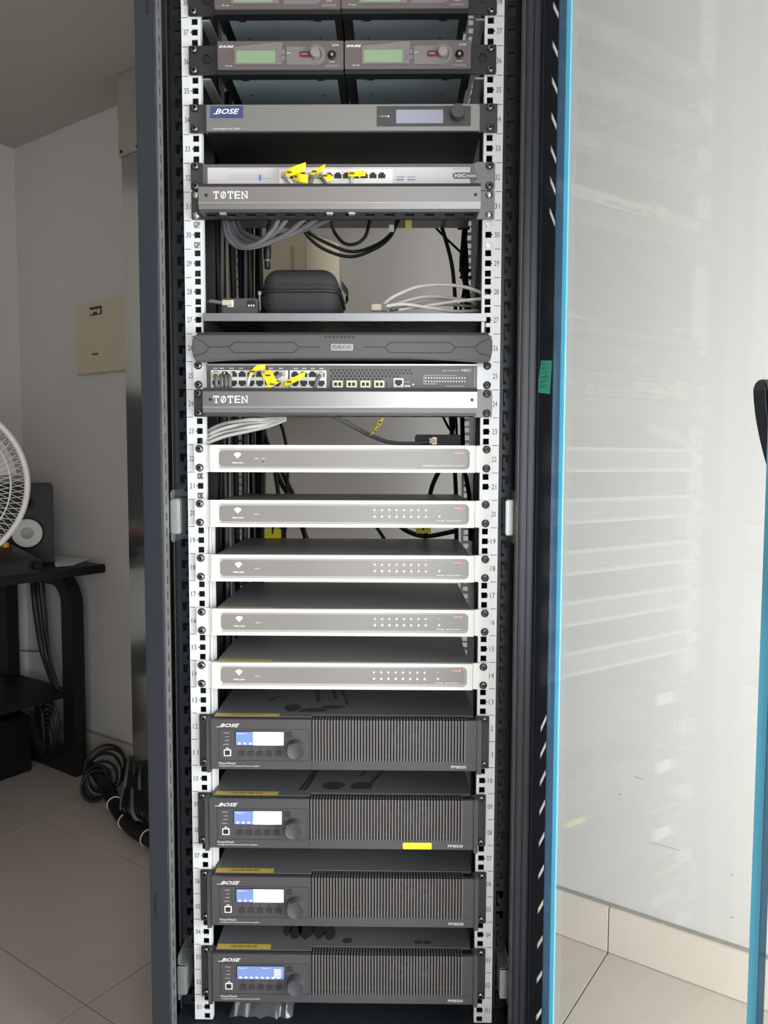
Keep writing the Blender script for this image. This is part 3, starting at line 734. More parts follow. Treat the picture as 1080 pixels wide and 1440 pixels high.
build('deck', tr, 'shelf_black', t, smooth=False)
for s in (-1, 1):
    xx = x0 if s < 0 else x1
    build('side_flange', MB().prism([(-.002, zs1-.003), (.3, zs1-.003), (.3, zs1-.02), (.03, zs1-.034), (-.002, zs1-.034)], 'x', xx, xx-s*.0015), 'shelf_black', t)
ZS = zs1-.0015
# soft zip case
def rounded_box(cx, cy, z0, w_, dpt, h, r, rot=0, seg=5):
    bm = bmesh.new(); bmesh.ops.create_cube(bm, size=1)
    for v in bm.verts: v.co = Vector((v.co.x*w_, v.co.y*dpt, v.co.z*h))
    bmesh.ops.bevel(bm, geom=list(bm.edges), offset=r, segments=seg, affect='EDGES', profile=.5)
    mb = MB(); rm = Matrix.Rotation(rot, 3, 'Z'); bm.verts.index_update()
    mb.add([rm @ v.co + Vector((cx, cy, z0+h/2)) for v in bm.verts], [[v.index for v in f.verts] for f in bm.faces]); bm.free(); return mb
yc0 = .03
cxl, cxr = X(372, 410, yc0), X(470, 410, yc0); ch = Z(410, 381, yc0+.03)-ZS
cw = cxr-cxl+.012; ccx, ccy = (cxl+cxr)/2, yc0+.085
t = thing('zip_case', 'black soft zipped case resting on the shelf', 'case', (ccx, ccy, ZS))
mb = rounded_box(ccx, ccy, ZS, cw, .17, ch, .026)
zc = ZS+ch*.53
mb.v = [Vector((ccx+(v.x-ccx)*(1-.05*max(0, (v.z-zc)/ch)), v.y, v.z)) for v in mb.v]
build('shell', mb, 'case_fabric', t, angle=60)
ring = []
for a, b_ in rr(ccx-cw/2-.0012, ccx+cw/2+.0012, ccy-.085-.0012, ccy+.085+.0012, .027, 6): ring.append((a, b_, zc))
zp = MB().tube(ring, .0032, 8, True); build('zipper', zp, 'case_zip', t)
build('piping', MB().tube([(a, b_, zc+.009) for a, b_, _ in ring], .0018, 6, True), 'case_fabric', t)
build('zip_pull', MB().box(ccx-cw/2-.006, ccx-cw/2-.0035, ccy-.07, ccy-.064, zc-.028, zc-.002).lathe((ccx-cw/2-.005, ccy-.067, zc), (0, 0, 1), [(.003, -.003), (.004, 0), (.003, .003)], 8), 'screw_silver', t)
build('carry_strap', MB().ribbon(spline([(ccx+cw/2+.003, ccy-.045, zc+.02), (ccx+cw/2+.012, ccy, zc+.012), (ccx+cw/2+.004, ccy+.05, zc+.012)], 6), (0, 0, .014), .0015), 'case_fabric', t)
# clear bag scrap beside the case
sp = ony(500, 437, .03)
# injector box with plugs
ya = .02; bx0, bx1 = X(312, 430, ya), X(362, 430, ya); bz1 = Z(340, 419.5, ya)
t = thing('power_injector', 'small black adapter box with a network plug, left of the zip case', 'adapter', ((bx0+bx1)/2, ya+.05, ZS))
build('body', MB().box(bx0, bx1, ya, ya+.11, ZS, bz1), 'amp_face', t, bevel=.001)
px_ = X(325, 428, ya); pz_ = Z(325, 427, ya)
build('socket', MB().box(px_-.006, px_+.004, ya-.0015, ya, pz_-.0055, pz_+.0055), 'port_white', t)
build('plug', MB().box(px_-.013, px_+.002, ya-.009, ya-.001, pz_-.004, pz_+.004), 'plug_clear', t, bevel=.0006)
ps = build('power_inlet', MB().prism([(X(347, 428, ya), pz_-.006), (X(360, 428, ya), pz_-.006), (X(360, 428, ya), pz_+.003), (X(357, 428, ya), pz_+.006), (X(350, 428, ya), pz_+.006), (X(347, 428, ya), pz_+.003)], 'y', ya-.001, ya), 'panel_black', t)
for q in (350, 353.5, 357): build('pin', MB().box(X(q-.8, 428, ya), X(q+.8, 428, ya), ya-.002, ya-.001, pz_-.005, pz_-.002), 'print_white', ps)
build('cable_tail', MB().tube(spline([(px_-.012, ya-.005, pz_), (px_-.03, ya-.004, pz_+.003), (X(290, 424, 0), ya, Z(290, 424, ya)), (X(283, 424, 0)-.01, ya+.02, Z(290, 422, ya))], 6), .003, 8), 'cable_grey', t)

# ------------------------------------------------------------------ cables helper
def cable(pts, r, m, label, group, cat='cable', extra=None, k=8, seg=8, name='cable'):
    P = [ony(a, b_, c) for a, b_, c in pts]
    S = spline(P, k); mb = MB().tube(S, r, seg)
    if extra is None: return solo(name, mb, m, label, cat, group)
    t = thing(name, label, cat, sum(P, Vector())/len(P), group); build('sheath', mb, m, t); extra(t, P); return t
gW = 'white patch leads coiled on the shelf'
lW = 'white patch lead lying coiled on the shelf beside the zip case'
def plugged(t, P):
    p = P[0]; build('plug', MB().box(p.x-.011, p.x+.005, p.y-.006, p.y+.004, p.z-.005, p.z+.005), 'plug_clear', t, bevel=.0006)
    build('boot', MB().box(p.x+.005, p.x+.014, p.y-.005, p.y+.003, p.z-.006, p.z+.006), 'button_grey', t, bevel=.001)
cable([(532, 433, .03), (546, 430, .03), (570, 428, .03), (610, 434, .035), (640, 438, .06), (672, 437, .1)], .0028, 'cable_white', 'white patch lead with a clear plug lying at the front of the shelf', gW, extra=plugged)
cable([(537, 431, .05), (552, 418, .06), (585, 404, .07), (620, 400.5, .07), (655, 404, .06), (688, 416, .045)], .0028, 'cable_white', lW, gW)
cable([(545, 433, .06), (565, 425, .07), (600, 417, .08), (640, 420, .1), (665, 424, .12)], .0027, 'cable_white', lW, gW)
cable([(550, 434, .08), (585, 425, .09), (615, 422, .1), (650, 421, .1), (672, 429, .12)], .0027, 'cable_white', lW, gW)
cable([(560, 436, .04), (600, 430, .05), (640, 424, .05), (690, 419, .045)], .0027, 'cable_white', lW, gW)
cable([(548, 437, .09), (575, 432, .1), (620, 428, .12), (668, 431, .14)], .0026, 'cable_light', 'pale grey patch lead at the back of the shelf bundle', gW)

# ------------------------------------------------------------------ bezel, unit 26
yb = -.03
fx = lambda p, q=490: X(p, q, yb)
fz = lambda p, q=480: Z(q, p, yb)
t = thing('rack_console_bezel', 'dark grey plastic bezel with engraved hexagon lines and a small badge', 'front bezel', (0, 0, uz(25)))
zt, zm, ze = fz(471), fz(503.5), fz(509.5)
xl, xr = fx(269.5), fx(693)
poly = [(xl+.006, zt)] + [(xl+(xr-xl)*f, zt+.0006*math.sin(math.pi*f)) for f in (.2, .4, .6, .8)] + [(xr-.006, zt), (xr-.001, zt-.004), (xr, (zt+ze)/2), (xr-.003, ze+.004), (xr-.01, ze), (fx(640), fz(506.5)), (fx(570), zm), (fx(390), zm), (fx(320), fz(506.5)), (xl+.01, ze), (xl+.003, ze+.004), (xl, (zt+ze)/2), (xl+.001, zt-.004)]
fc = build('front_shell', MB().prism(poly, 'y', yb, yb+.012), 'bezel_grey', t, bevel=.002)
build('back_frame', MB().box(fx(275), fx(688), yb+.01, -.0005, uz(25)+.001, uz(26)-.001), 'bezel_groove', t)
build('chassis', MB().box(-.216, .216, -.0005, .28, uz(25)+.002, uz(26)-.002), 'receiver_black', t)
gm = MB()
def groove(pts):
    P = [(fx(a), fz(b_)) for a, b_ in pts]
    for (a, b_), (c, d_) in zip(P, P[1:]):
        L = math.hypot(c-a, d_-b_); nx, nz = -(d_-b_)/L*.0007, (c-a)/L*.0007
        gm.prism([(a+nx, b_+nz), (c+nx, d_+nz), (c-nx, d_-nz), (a-nx, b_-nz)], 'y', yb-.0005, yb+.0004)
for sgn in (1, -1):
    gm = MB()
    q = (lambda p: p) if sgn > 0 else (lambda p: 962-p)
    groove([(q(270), 473), (q(287), 482), (q(294), 488), (q(322), 488), (q(329), 481.5), (q(413), 481.5), (q(420), 488), (q(450), 488)])
    groove([(q(294), 489.5), (q(287), 497), (q(272), 501)])
    groove([(q(322), 489.5), (q(329), 496), (q(413), 496), (q(420), 489.5)])
    build('engraved_lines', gm, 'bezel_groove', fc, smooth=False)
bg = build('badge', MB().rrect(fx(465.5), fx(496.5), fz(493), fz(483.8), .0015, yb-.0012, yb+.0002), 'badge', t)
m_ = MB(); text(m_, '图腾机柜', fx(467.5), fx(494.5), fz(488.4), .0072, yb-.0015); build('print', m_, 'print_dark', bg, smooth=False)
vm = MB()
for i in range(8): vm.box(fx(457+i*5.4), fx(460+i*5.4), yb-.0004, yb+.0005, fz(475.3), fz(472.6))
build('vent_slots', vm, 'bezel_groove', fc, smooth=False)

# ------------------------------------------------------------------ two-row switch, unit 25
yf = -.008
fx = lambda p, q=530: X(p, q, yf)
fz = lambda p, q=480: Z(q, p, yf)
x0, x1 = fx(290.5), fx(671); z0, z1 = uz(24)+.001, fz(512)
t = thing('network_switch', 'dark grey network switch with two rows of ports and a vent grid', 'network switch', (0, 0, z0))
face = build('face', MB().box(x0, x1, yf, yf+.006, z0, z1), 'switch_dark', t, bevel=.0006)
build('top_edge', MB().box(x0, x1, yf-.001, yf+.004, z1-.0022, z1), 'galv', t)
build('chassis', MB().box(-.216, .216, yf+.006, .24, z0+.001, z1-.001), 'switch_dark', t)
for pa, pb in ((297, 405), (408, 459)): build('port_block', MB().box(fx(pa), fx(pb), yf-.002, yf, fz(546), fz(521)), 'port_white', t)
for c in range(12):
    px = (304+c*12.3) if c < 8 else (415+(c-8)*12.2)
    if c == 8: pass
    inst('port', PORT_UP, (fx(px), yf-.002, fz(526.5)), t); inst('port', PORT_DN, (fx(px), yf-.002, fz(539.5)), t)
vm = MB()
for r_ in range(4):
    n = (21, 21, 18, 13)[r_]
    for i in range(n):
        xx = fx(466+i*5.5+(r_ % 2)*2.7); zz = fz(520.5+r_*4.2); vm.lathe((xx, yf-.0002, zz), (0, -1, 0), [(.0019, 0), (0, .0001)], 6)
build('vent_holes', vm, 'panel_black', face, smooth=False)
for i in range(4):
    px = 475+i*19.5
    sk_ = build('fibre_port', MB().rrect(fx(px-7), fx(px+7), fz(545), fz(535.5), .0006, yf-.003, yf), 'gold_port', t)
    build('fibre_hole', MB().box(fx(px-5), fx(px-.8), yf-.0034, yf-.003, fz(543), fz(538)).box(fx(px+.8), fx(px+5), yf-.0034, yf-.003, fz(543), fz(538)), 'port_dark', sk_)
vm = MB()
for i in range(5):
    for q in range(3): vm.box(fx(464.5+i*19.5), fx(466.5+i*19.5), yf-.0004, yf, fz(538+q*3), fz(536.2+q*3))
build('indicator_slots', vm, 'panel_black', face, smooth=False)
cp = build('console_port', MB().rrect(fx(553.5), fx(567.5), fz(544.5), fz(532), .0005, yf-.002, yf), 'port_white', t)
inst('port', PORT_DN, (fx(560.5), yf-.0021, fz(538.3)), t)
m_ = MB(); text(m_, 'H3C', fx(649), fx(662.5), fz(520.5), .0044, yf-.0004, 0, .02); text(m_, 'H3C S5120 Series', fx(622), fx(646), fz(521), .0022, yf-.0004)
for r_ in range(2):
    for i in range(15): m_.box(fx(598+i*3.9), fx(599.9+i*3.9), yf-.0004, yf-.0003, fz(532.4+r_*4.7), fz(530.4+r_*4.7))
m_.box(fx(596), fx(596.5), yf-.0004, yf-.0003, fz(540), fz(527.5)); m_.box(fx(596), fx(642), yf-.0004, yf-.0003, fz(528), fz(527.6)); m_.box(fx(627), fx(654), yf-.0004, yf-.0003, fz(543), fz(542.4))
m_.box(fx(667.5), fx(668), yf-.0004, yf-.0003, fz(544), fz(517)); m_.box(fx(596), fx(615), yf-.0004, yf-.0003, fz(540), fz(539.4))
for q in (300, 309, 323, 336, 378, 392, 413, 425, 437, 449): m_.box(fx(q), fx(q+6), yf-.0004, yf-.0003, fz(518.6), fz(517.8))
text(m_, 'CONSOLE', fx(569), fx(577), fz(537), .0016, yf-.0004); m_.box(fx(569), fx(577), yf-.0004, yf-.0003, fz(544), fz(541.5))
build('print', m_, 'print_white', face, smooth=False)
build('reset_button', MB().lathe((fx(581), yf, fz(541)), (0, -1, 0), [(.0022, 0), (.0018, .002), (0, .0022)], 10), 'cap_white', t)
for s in (-1, 1):
    xa = -.2400 if s < 0 else .2408
    build('mounting_ear', MB().rrect(min(xa, x0 if s < 0 else x1), max(xa, x0 if s < 0 else x1), uz(24)+.0006, uz(25)-.0004, .002, -.0045, -.0015), 'rail_paint', t)
screws(t, uz(25)-.0066, uz(24)+.0072, -.0045)

# ------------------------------------------------------------------ white-framed units 22 20 18 16 14
def unit(k, label, eight, dx=0., tape=False):
    z0, z1 = uz(k-1)+.0006, uz(k)-.0004; zc = (z0+z1)/2; yf = -.011
    t = thing('rack_controller', label, 'rack controller', (dx, 0, z0), 'white-framed controllers')
    hw = .2135
    for s in (-1, 1):
        build('mounting_ear', MB().rrect(min(s*.2405, s*(hw+.0015))+dx, max(s*.2405, s*(hw+.0015))+dx, z0, z1, .0025, -.0052, -.0015), 'unit_white', t)
        build('ear_groove', MB().box(s*hw+dx, s*(hw+.0018)+dx, -.0035, -.001, z0, z1), 'unit_bevel', t)
    # white frame around a sunk grey panel
    wx, wz0, wz1 = .2045, z0+.0050, z1-.0050
    outer = [(-hw+dx, z0), (hw+dx, z0), (hw+dx, z1), (-hw+dx, z1)]
    fm = MB(); inner = rr(-wx+dx, wx+dx, wz0, wz1, .008, 6); mid = rr(-wx+.0045+dx, wx-.0045+dx, wz0+.0038, wz1-.0035, .006, 6)
    n = len(inner); outr = rr(-hw+dx, hw+dx, z0, z1, .0008, 6)
    vs_ = [(p[0], yf, p[1]) for p in outr] + [(p[0], yf, p[1]) for p in inner] + [(p[0], -.0015, p[1]) for p in outr]
    fs_ = [(i, (i+1) % n, n+(i+1) % n, n+i) for i in range(n)] + [(i, 2*n+i, 2*n+(i+1) % n, (i+1) % n) for i in range(n)]
    build('frame', MB().add(vs_, fs_), 'unit_white', t, angle=30)
    vs_ = [(p[0], yf, p[1]) for p in inner] + [(p[0], yf+.0022, p[1]) for p in mid]
    build('bevel', MB().add(vs_, [(i, (i+1) % n, n+(i+1) % n, n+i) for i in range(n)]), 'unit_bevel', t, angle=30)
    pan = build('panel', MB().prism(mid, 'y', yf+.0022, yf+.005), 'unit_panel', t)
    ch_ = build('chassis', MB().box(-hw+.004+dx, hw-.004+dx, -.0015, .27, z0+.001, z1-.0012), 'chassis_dark', t)
    yp = yf+.0019; m_ = MB()
    X0 = -wx+dx; S = 2*wx/(661-304)    # panel coordinates measured in the photograph on unit 20
    gx = lambda p: X0+(p-304)*S
    gz = lambda q: zc-(q-722.5)*.001165
    lx, lz = gx(334.5), gz(718.5)
    fan = [(lx, lz-.0048), (lx-.0062, lz+.0018), (lx-.0045, lz+.0038), (lx-.0018, lz+.0050), (lx+.0018, lz+.0050), (lx+.0045, lz+.0038), (lx+.0062, lz+.0018)]
    m_.add([(a, yp, b_) for a, b_ in fan], [tuple(range(len(fan)))])
    text(m_, 'TERLURA', gx(326), gx(343), gz(728.4), .0023, yp, 0, .03)
    build('logo_print', m_, 'print_white', pan, smooth=False); m_ = MB()
    text(m_, 'POWER', gx(640), gx(648), gz(714), .0016, yp, 0, .03)
    if eight:
        m3 = MB(); text(m3, 'MODEL', gx(358), gx(365), gz(723.5), .0014, yp, 0, .03); build('caption_print', m3, 'print_white', pan, smooth=False)
        text(m_, 'POWER', gx(616), gx(627), gz(731.6), .0018, yp, 0, .03); text(m_, 'MANAGEMENT', gx(629.5), gx(652), gz(731.6), .0018, yp, 0, .03)
    else:
        m3 = MB(); text(m3, 'INPUT', gx(358), gx(365), gz(723-.6), .0014, yp, 0, .03); text(m3, 'USB', gx(368), gx(373), gz(723-.6), .0014, yp, 0, .03); build('caption_print', m3, 'print_white', pan, smooth=False)
        text(m_, 'RECORDING', gx(596), gx(616.5), gz(731.6), .0018, yp, 0, .03); text(m_, 'STREAMING', gx(618.5), gx(638), gz(731.6), .0018, yp, 0, .03); text(m_, 'SYSTEM', gx(640), gx(653), gz(731.6), .0018, yp, 0, .03)
        build('pin_hole', MB().lathe((gx(370.5), yp, gz(726.5)), (0, -1, 0), [(.0013, 0), (0, .0002)], 8), 'panel_black', pan)
    build('print', m_, 'print_white', pan, smooth=False)
    if eight:
        bm_ = MB(); lm = MB(); dm = MB()
        for i in range(8):
            px = 528+i*10.35
            bm_.lathe((gx(px), yf+.0022, gz(726)), (0, -1, 0), [(.0021, 0), (.0020, .001), (0, .0014)], 10)
            lm.lathe((gx(px), yf+.0022, gz(717)), (0, -1, 0), [(.0015, 0), (0, .0008)], 8)
            m2 = dm.box(gx(px)-.0004, gx(px)+.0004, yf+.0019, yf+.0022, gz(722), gz(721))
        bm_.lathe((gx(619.5), yf+.0022, gz(725.5)), (0, -1, 0), [(.0021, 0), (.0020, .001), (0, .0014)], 10)
        dm.lathe((gx(619.5), yf+.0022, gz(717)), (0, -1, 0), [(.0014, 0), (0, .0006)], 8)
        build('channel_buttons', bm_, 'cap_white', pan); build('channel_lights', lm, 'led_white', pan); build('channel_marks', dm, 'led_dim', pan, smooth=False)
    build('power_light', MB().lathe((gx(650.5), yf+.0022, gz(714)), (0, -1, 0), [(.0021, 0), (0, .0009)], 12), 'led_red', pan)
    if tape: 
        build('label_strip', MB().box(-.205+dx, -.118+dx, .001, tape, z1-.0012, z1-.0009), 'tape_yellow', ch_, smooth=False)
    screws(t, z1-.0062, z0+.0068, -.0052, dx)
    return t
unit(22, 'white-framed grey controller without rows of lights, under the small black box', False, .0005)
unit(20, 'white-framed controller with light rows, directly under the one without light rows', True, 0)
unit(18, 'middle one of the five white-framed controllers, with rows of small lights', True, .0004)
unit(16, 'white-framed controller with light rows, second above the top amplifier', True, .0008, .012)
unit(14, 'white-framed controller with eight light pairs directly above the top amplifier', True, -.0005, .016)

# ------------------------------------------------------------------ power amplifiers
def wipe(mb, pts, z):
    """soft-edged wiped patch outline on a dusty lid: x, y points"""
    mb.prism(pts, 'z', z, z+.0002)
def amp(k, label, dx, row, strip, wipes, glare_start, extra=None):
    z0, z1 = uz(k-2)+.001, uz(k)-.001; zc = (z0+z1)/2; yf = -.02; hw = .2175
    t = thing('power_amplifier', label, 'amplifier', (dx, 0, z0), 'power amplifiers')
    S = 2*hw/366.0; W0 = -hw+dx
    gx = lambda p: W0+(p-302)*S
    SZ = (z1-z0-.004)/74.0
    gz = lambda q: z1-.002-(q-1006.5)*SZ
    xg = gx(441)
    face = build('face', MB().box(W0, xg, yf, yf+.008, z0+.001, z1-.002), 'amp_face', t, bevel=.0006)
    build('lower_band', MB().box(xg, hw+dx, yf, yf+.008, z0+.001, gz(1068)), 'amp_face', t, bevel=.0005)
    build('end_band', MB().box(gx(653.5), hw+dx, yf, yf+.008, gz(1068), z1-.002), 'amp_face', t, bevel=.0005)
    # grille of upright fins over a dark recess
    gm_ = MB(); n = 51; stp = (gx(653.5)-xg)/n
    for i in range(n): gm_.box(xg+(i+.42)*stp, xg+(i+1)*stp, yf+.0002, yf+.006, gz(1068)-.0005, z1-.0025)
    for i in range(n): gm_.box(xg+(i+.42)*stp, xg+(i+1)*stp, yf+.006, .001, z1-.0035, z1-.002)
    g_ = build('grille', gm_, 'amp_fin', t, smooth=False)
    build('recess', MB().box(xg, gx(653.5), yf+.022, yf+.024, gz(1068), z1-.004), 'amp_inside', t)
    fxx, fzz = gx(582), gz(1043)
    fn = build('cooling_fan', MB().lathe((fxx, yf+.021, fzz), (0, -1, 0), [(.036, -.004), (.036, .006), (.032, .006), (.031, -.002)], 36), 'fan_grey', t)
    hub = MB().lathe((fxx, yf+.019, fzz+.004), (0, -1, 0), [(.013, 0), (.013, .006), (.010, .008), (0, .008)], 20)
    for i in range(7):
        a = 2*math.pi*i/7; c_, s_ = math.cos(a), math.sin(a)
        hub.add([(fxx+c_*.012-s_*.004, yf+.018, fzz+s_*.012+c_*.004), (fxx+c_*.012+s_*.004, yf+.015, fzz+s_*.012-c_*.004), (fxx+c_*.030+s_*.009, yf+.015, fzz+s_*.030-c_*.009), (fxx+c_*.030-s_*.005, yf+.018, fzz+s_*.030+c_*.005)], [(0, 1, 2, 3)])
    build('fan_rotor', hub, 'fan_grey', fn)
    build('chassis', MB().box(-.2145+dx, .2145+dx, yf+.025, .268, z0+.002, z1-.0014), 'amp_top', t)
    ch_ = build('lid', MB().box(-.2145+dx, xg, yf+.009, .27, z1-.0012, z1-.0002).box(xg, .2145+dx, .0, .27, z1-.0012, z1-.0002), 'amp_top', t, smooth=False)
    build('grille_cap', MB().box(xg, .2145+dx, yf+.004, .0, z1-.006, z1-.0045), 'amp_inside', t)
    build('underlip', MB().box(W0, hw+dx, yf+.004, yf+.025, z0+.001, z0+.004), 'amp_dark', t)
    for s in (-1, 1):
        xe = s*.2400
        build('mounting_ear', MB().box(s*(hw-.001)+dx, xe+dx, -.0052, -.0015, z0-.0005, z1+.0005), 'amp_dark', t, bevel=.0006)
        build('side_cheek', MB().prism([(-.005, z0-.004), (-.005, z1-.001), (yf+.004, z1-.003), (yf+.002, z0-.006), (-.005, z0-.006)], 'x', s*(hw+.001)+dx, s*(hw+.0085)+dx), 'amp_face', t, bevel=.0008)
    # inset panel, drawn as a thin raised seam
    sm = MB(); a0, a1, b0, b1 = gx(313), gx(438), gz(1068.5), gz(1021.5); q = .0005
    sm.box(a0, a1, yf-.0003, yf, b1, b1+q); sm.box(a0, a1, yf-.0003, yf, b0, b0+q); sm.box(a0, a0+q, yf-.0003, yf, b0, b1); sm.box(a1, a1+q, yf-.0003, yf, b0, b1)
    build('panel_seam', sm, 'amp_inside', face, smooth=False)
    build('display_frame', MB().box(gx(336), gx(404), yf-.0008, yf, gz(1046), gz(1024)), 'amp_inside', face)
    xs_ = gx(337)+(gx(403)-gx(337))*glare_start
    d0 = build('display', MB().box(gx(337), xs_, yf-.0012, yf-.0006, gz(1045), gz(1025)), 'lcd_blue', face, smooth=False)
    if glare_start < 1: build('display_glare', MB().box(xs_, gx(403), yf-.0012, yf-.0006, gz(1045), gz(1025)), 'lcd_text_glare', face, smooth=False)  # glare on the screen, put in as a glowing white area
    dm = MB(); text(dm, 'Scene 1', gx(339), gx(351), gz(1027.5), .0022, yf-.0014)
    for i in range(8):
        if 341+i*8 < 400: dm.box(gx(340+i*7.6), gx(343.5+i*7.6), yf-.0015, yf-.0013, gz(1043.5), gz(1041))
    if glare_start >= 1: text(dm, 'Preset 1', gx(372), gx(384), gz(1027.5), .002, yf-.0014); [dm.box(gx(389), gx(399), yf-.0015, yf-.0013, gz(1031+i*3.6), gz(1029+i*3.6)) for i in range(4)]
    build('display_text', dm, 'lcd_text_glare', face, smooth=False)
    build('button', MB().rrect(gx(407), gx(415), gz(1033), gz(1025), .0008, yf-.0012, yf), 'amp_dark', face)
    lm = MB()
    for i in range(5):
        px = 345+i*12.6; build('button', MB().rrect(gx(px-4), gx(px+4), gz(1061.5), gz(1054), .0008, yf-.0012, yf), 'amp_dark', face)
        lm.box(gx(px)-.0003, gx(px)+.0003, yf-.0003, yf, gz(1053), gz(1046.5))
    build('button_leads', lm, 'amp_inside', face, smooth=False)
    build('knob', MB().lathe((gx(420.5), yf, gz(1049)), (0, -1, 0), [(.0148, 0), (.0145, .014), (.0132, .016), (.0126, .0156), (0, .0156)], 32), 'amp_face', t)
    ub = build('usb_port', MB().rrect(gx(320), gx(330), gz(1061.5), gz(1051.5), .0006, yf-.0008, yf), 'port_white', face)
    build('usb_mouth', MB().rrect(gx(321.4), gx(328.6), gz(1060), gz(1053), .001, yf-.0011, yf-.0007), 'port_dark', face)
    m_ = MB()
    for i, w_ in enumerate(('POWER', 'CLIP', 'LIMIT', 'SIGNAL', 'LINK')):
        l_ = (7, 5, 6, 8, 4)[i]; m_.box(gx(327-l_), gx(327), yf-.0004, yf-.0003, gz(1027.6+i*5.7), gz(1026.4+i*5.7)) if i == 4 else text(m_, w_, gx(327.4-l_), gx(327.4), gz(1027+i*5.7), .0014, yf-.0004)
    text(m_, 'BOSE', gx(315), gx(342), gz(1015.6), .0058, yf-.0004, .4, .015); m_.prism([(gx(310), gz(1017.6)), (gx(317), gz(1017.6)), (gx(317), gz(1018.2)), (gx(310), gz(1018.2))], 'y', yf-.0006, yf-.0004)
    text(m_, 'PowerMatch', gx(313.5), gx(336), gz(1072.3), .0034, yf-.0004); text(m_, 'Configurable Professional Power Amplifier', gx(313.5), gx(369.5), gz(1076.5), .0027, yf-.0004)
    build('print', m_, 'print_white', face, smooth=False)
    m_ = MB(); text(m_, 'PM8500', gx(633.5), gx(654), gz(1075.5), .0048, yf-.0004); build('print', m_, 'print_white', face, smooth=False)
    # yellow paper strip and wiped marks on the dusty lid
    lt = z1-.0002
    s_ = build('label_strip', MB().box(gx(strip[0]), gx(strip[1]), -.009, -.009+strip[2], lt, lt+.0003), 'tape_yellow', ch_, smooth=False)
    tm = MB(); text(tm, '功放 机柜 设备 标签', 0, 1, 0, 1, 0); mv = tm.v
    tm.v = [Vector((gx(strip[0])+(.25+.5*v.x)*(gx(strip[1])-gx(strip[0])), -.009+strip[2]*(.5+.5*v.z), lt+.00045)) for v in mv]
    build('print', tm, 'print_dark', t, smooth=False)
    for w_ in wipes:
        wm = MB(); wipe(wm, [(gx(a), b_) for a, b_ in w_], lt); build('wiped_mark', wm, 'dust_wipe', ch_, smooth=False)
    if extra: extra(t, gx, gz, yf)
    screws(t, z1-.0055, z0+.0068, -.0052, dx)
    return t
def blob(cx, cy, rx, ry, n=12, j=.25):
    return [(cx+rx*math.cos(2*math.pi*i/n)*(1+random.uniform(-j, j)), cy+ry*math.sin(2*math.pi*i/n)*(1+random.uniform(-j, j))) for i in range(n)]
def streak(pts, w_):
    l = [(a-w_/2, b_) for a, b_ in pts]; r_ = [(a+w_/2, b_) for a, b_ in reversed(pts)]; return l+r_
wA = [blob(440, .022, 22, .012, 14, .3), blob(468, .04, 16, .01, 12, .2), streak([(430, .16), (437, .13), (441, .09), (443, .07)], 7), streak([(452, .16), (462, .13), (468, .085)], 6), streak([(462, .15), (475, .13), (484, .08), (487, .05)], 4), streak([(371, .07), (377, .09), (386, .1)], 6), blob(410, .035, 12, .02, 10, .2)]
wB = [blob(470, .03, 17, .016, 12, .2), blob(512, .03, 16, .016, 12, .2), streak([(432, .01), (438, .05), (444, .1)], 5), streak([(425, .01), (436, .07), (441, .11)], 5), streak([(525, .04), (541, .09), (544, .14)], 6), streak([(509, .07), (524, .12), (527, .17)], 4), streak([(490, .1), (497, .16)], 5), blob(435, .115, 4, .012, 8, .2)]
wC = []
wD = [blob(400, .05, 7, .022, 10, .15), blob(413, .042, 9, .022, 10, .15), blob(428, .05, 12, .03, 12, .15), blob(447, .05, 10, .03, 12, .15), blob(464, .036, 9, .02, 10, .15), blob(490, .016, 8, .008, 9, .15), blob(592, .014, 6, .006, 9, .15), blob(605, .013, 6, .005, 9, .15)]
def yel(t, gx, gz, yf):
    o_ = build('sticker', MB().rrect(gx(571), gx(611), gz(1080.5), gz(1071), .002, yf-.0006, yf-.0001), 'sticker_yellow', t); o_['label'] = 'bright yellow sticker'
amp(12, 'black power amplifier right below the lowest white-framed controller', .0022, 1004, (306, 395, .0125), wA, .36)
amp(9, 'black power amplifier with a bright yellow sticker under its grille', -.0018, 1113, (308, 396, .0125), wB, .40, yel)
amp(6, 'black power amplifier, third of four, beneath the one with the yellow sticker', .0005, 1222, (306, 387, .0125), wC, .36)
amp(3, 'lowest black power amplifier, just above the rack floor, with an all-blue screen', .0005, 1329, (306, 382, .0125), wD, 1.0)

# ------------------------------------------------------------------ small things inside the rack
# network adapter box lying on the topmost white-framed unit
ya = .13; zt22 = uz(22)-.0016
b0, b1 = X(585, 620, ya), X(648, 620, ya); bz = Z(610, 611, ya)
t = thing('power_injector', 'small black adapter box with a plug lying on the topmost white-framed unit', 'adapter', ((b0+b1)/2, ya+.04, zt22))
build('body', MB().box(b0, b1, ya, ya+.08, zt22, bz), 'receiver_black', t, bevel=.001)
px_, pz_ = X(610, 620, ya), Z(610, 620, ya)
build('socket', MB().box(px_-.003, px_+.005, ya-.0015, ya, pz_-.006, pz_+.006), 'gold', t)
build('plug', MB().box(px_-.009, px_+.004, ya-.009, ya-.0012, pz_-.0045, pz_+.0045), 'plug_clear', t, bevel=.0006)
gC = 'cables inside the rack'
def with_tag(pts_tag, wv):
    def f(t, P):
        S = [ony(*p) for p in pts_tag]; build('flag_tag', MB().ribbon(spline(S, 4), wv), 'tag_yellow', t)
        m_ = MB(); a = S[0]; b_ = S[-1]
        for i in range(4):
            c = a.lerp(b_, .25+.18*i); m_.box(c.x-.0022, c.x+.0022, c.y-.0012, c.y-.0008, c.z-.0022, c.z+.002)
        build('tag_print', m_, 'print_dark', t, smooth=False)
    return f
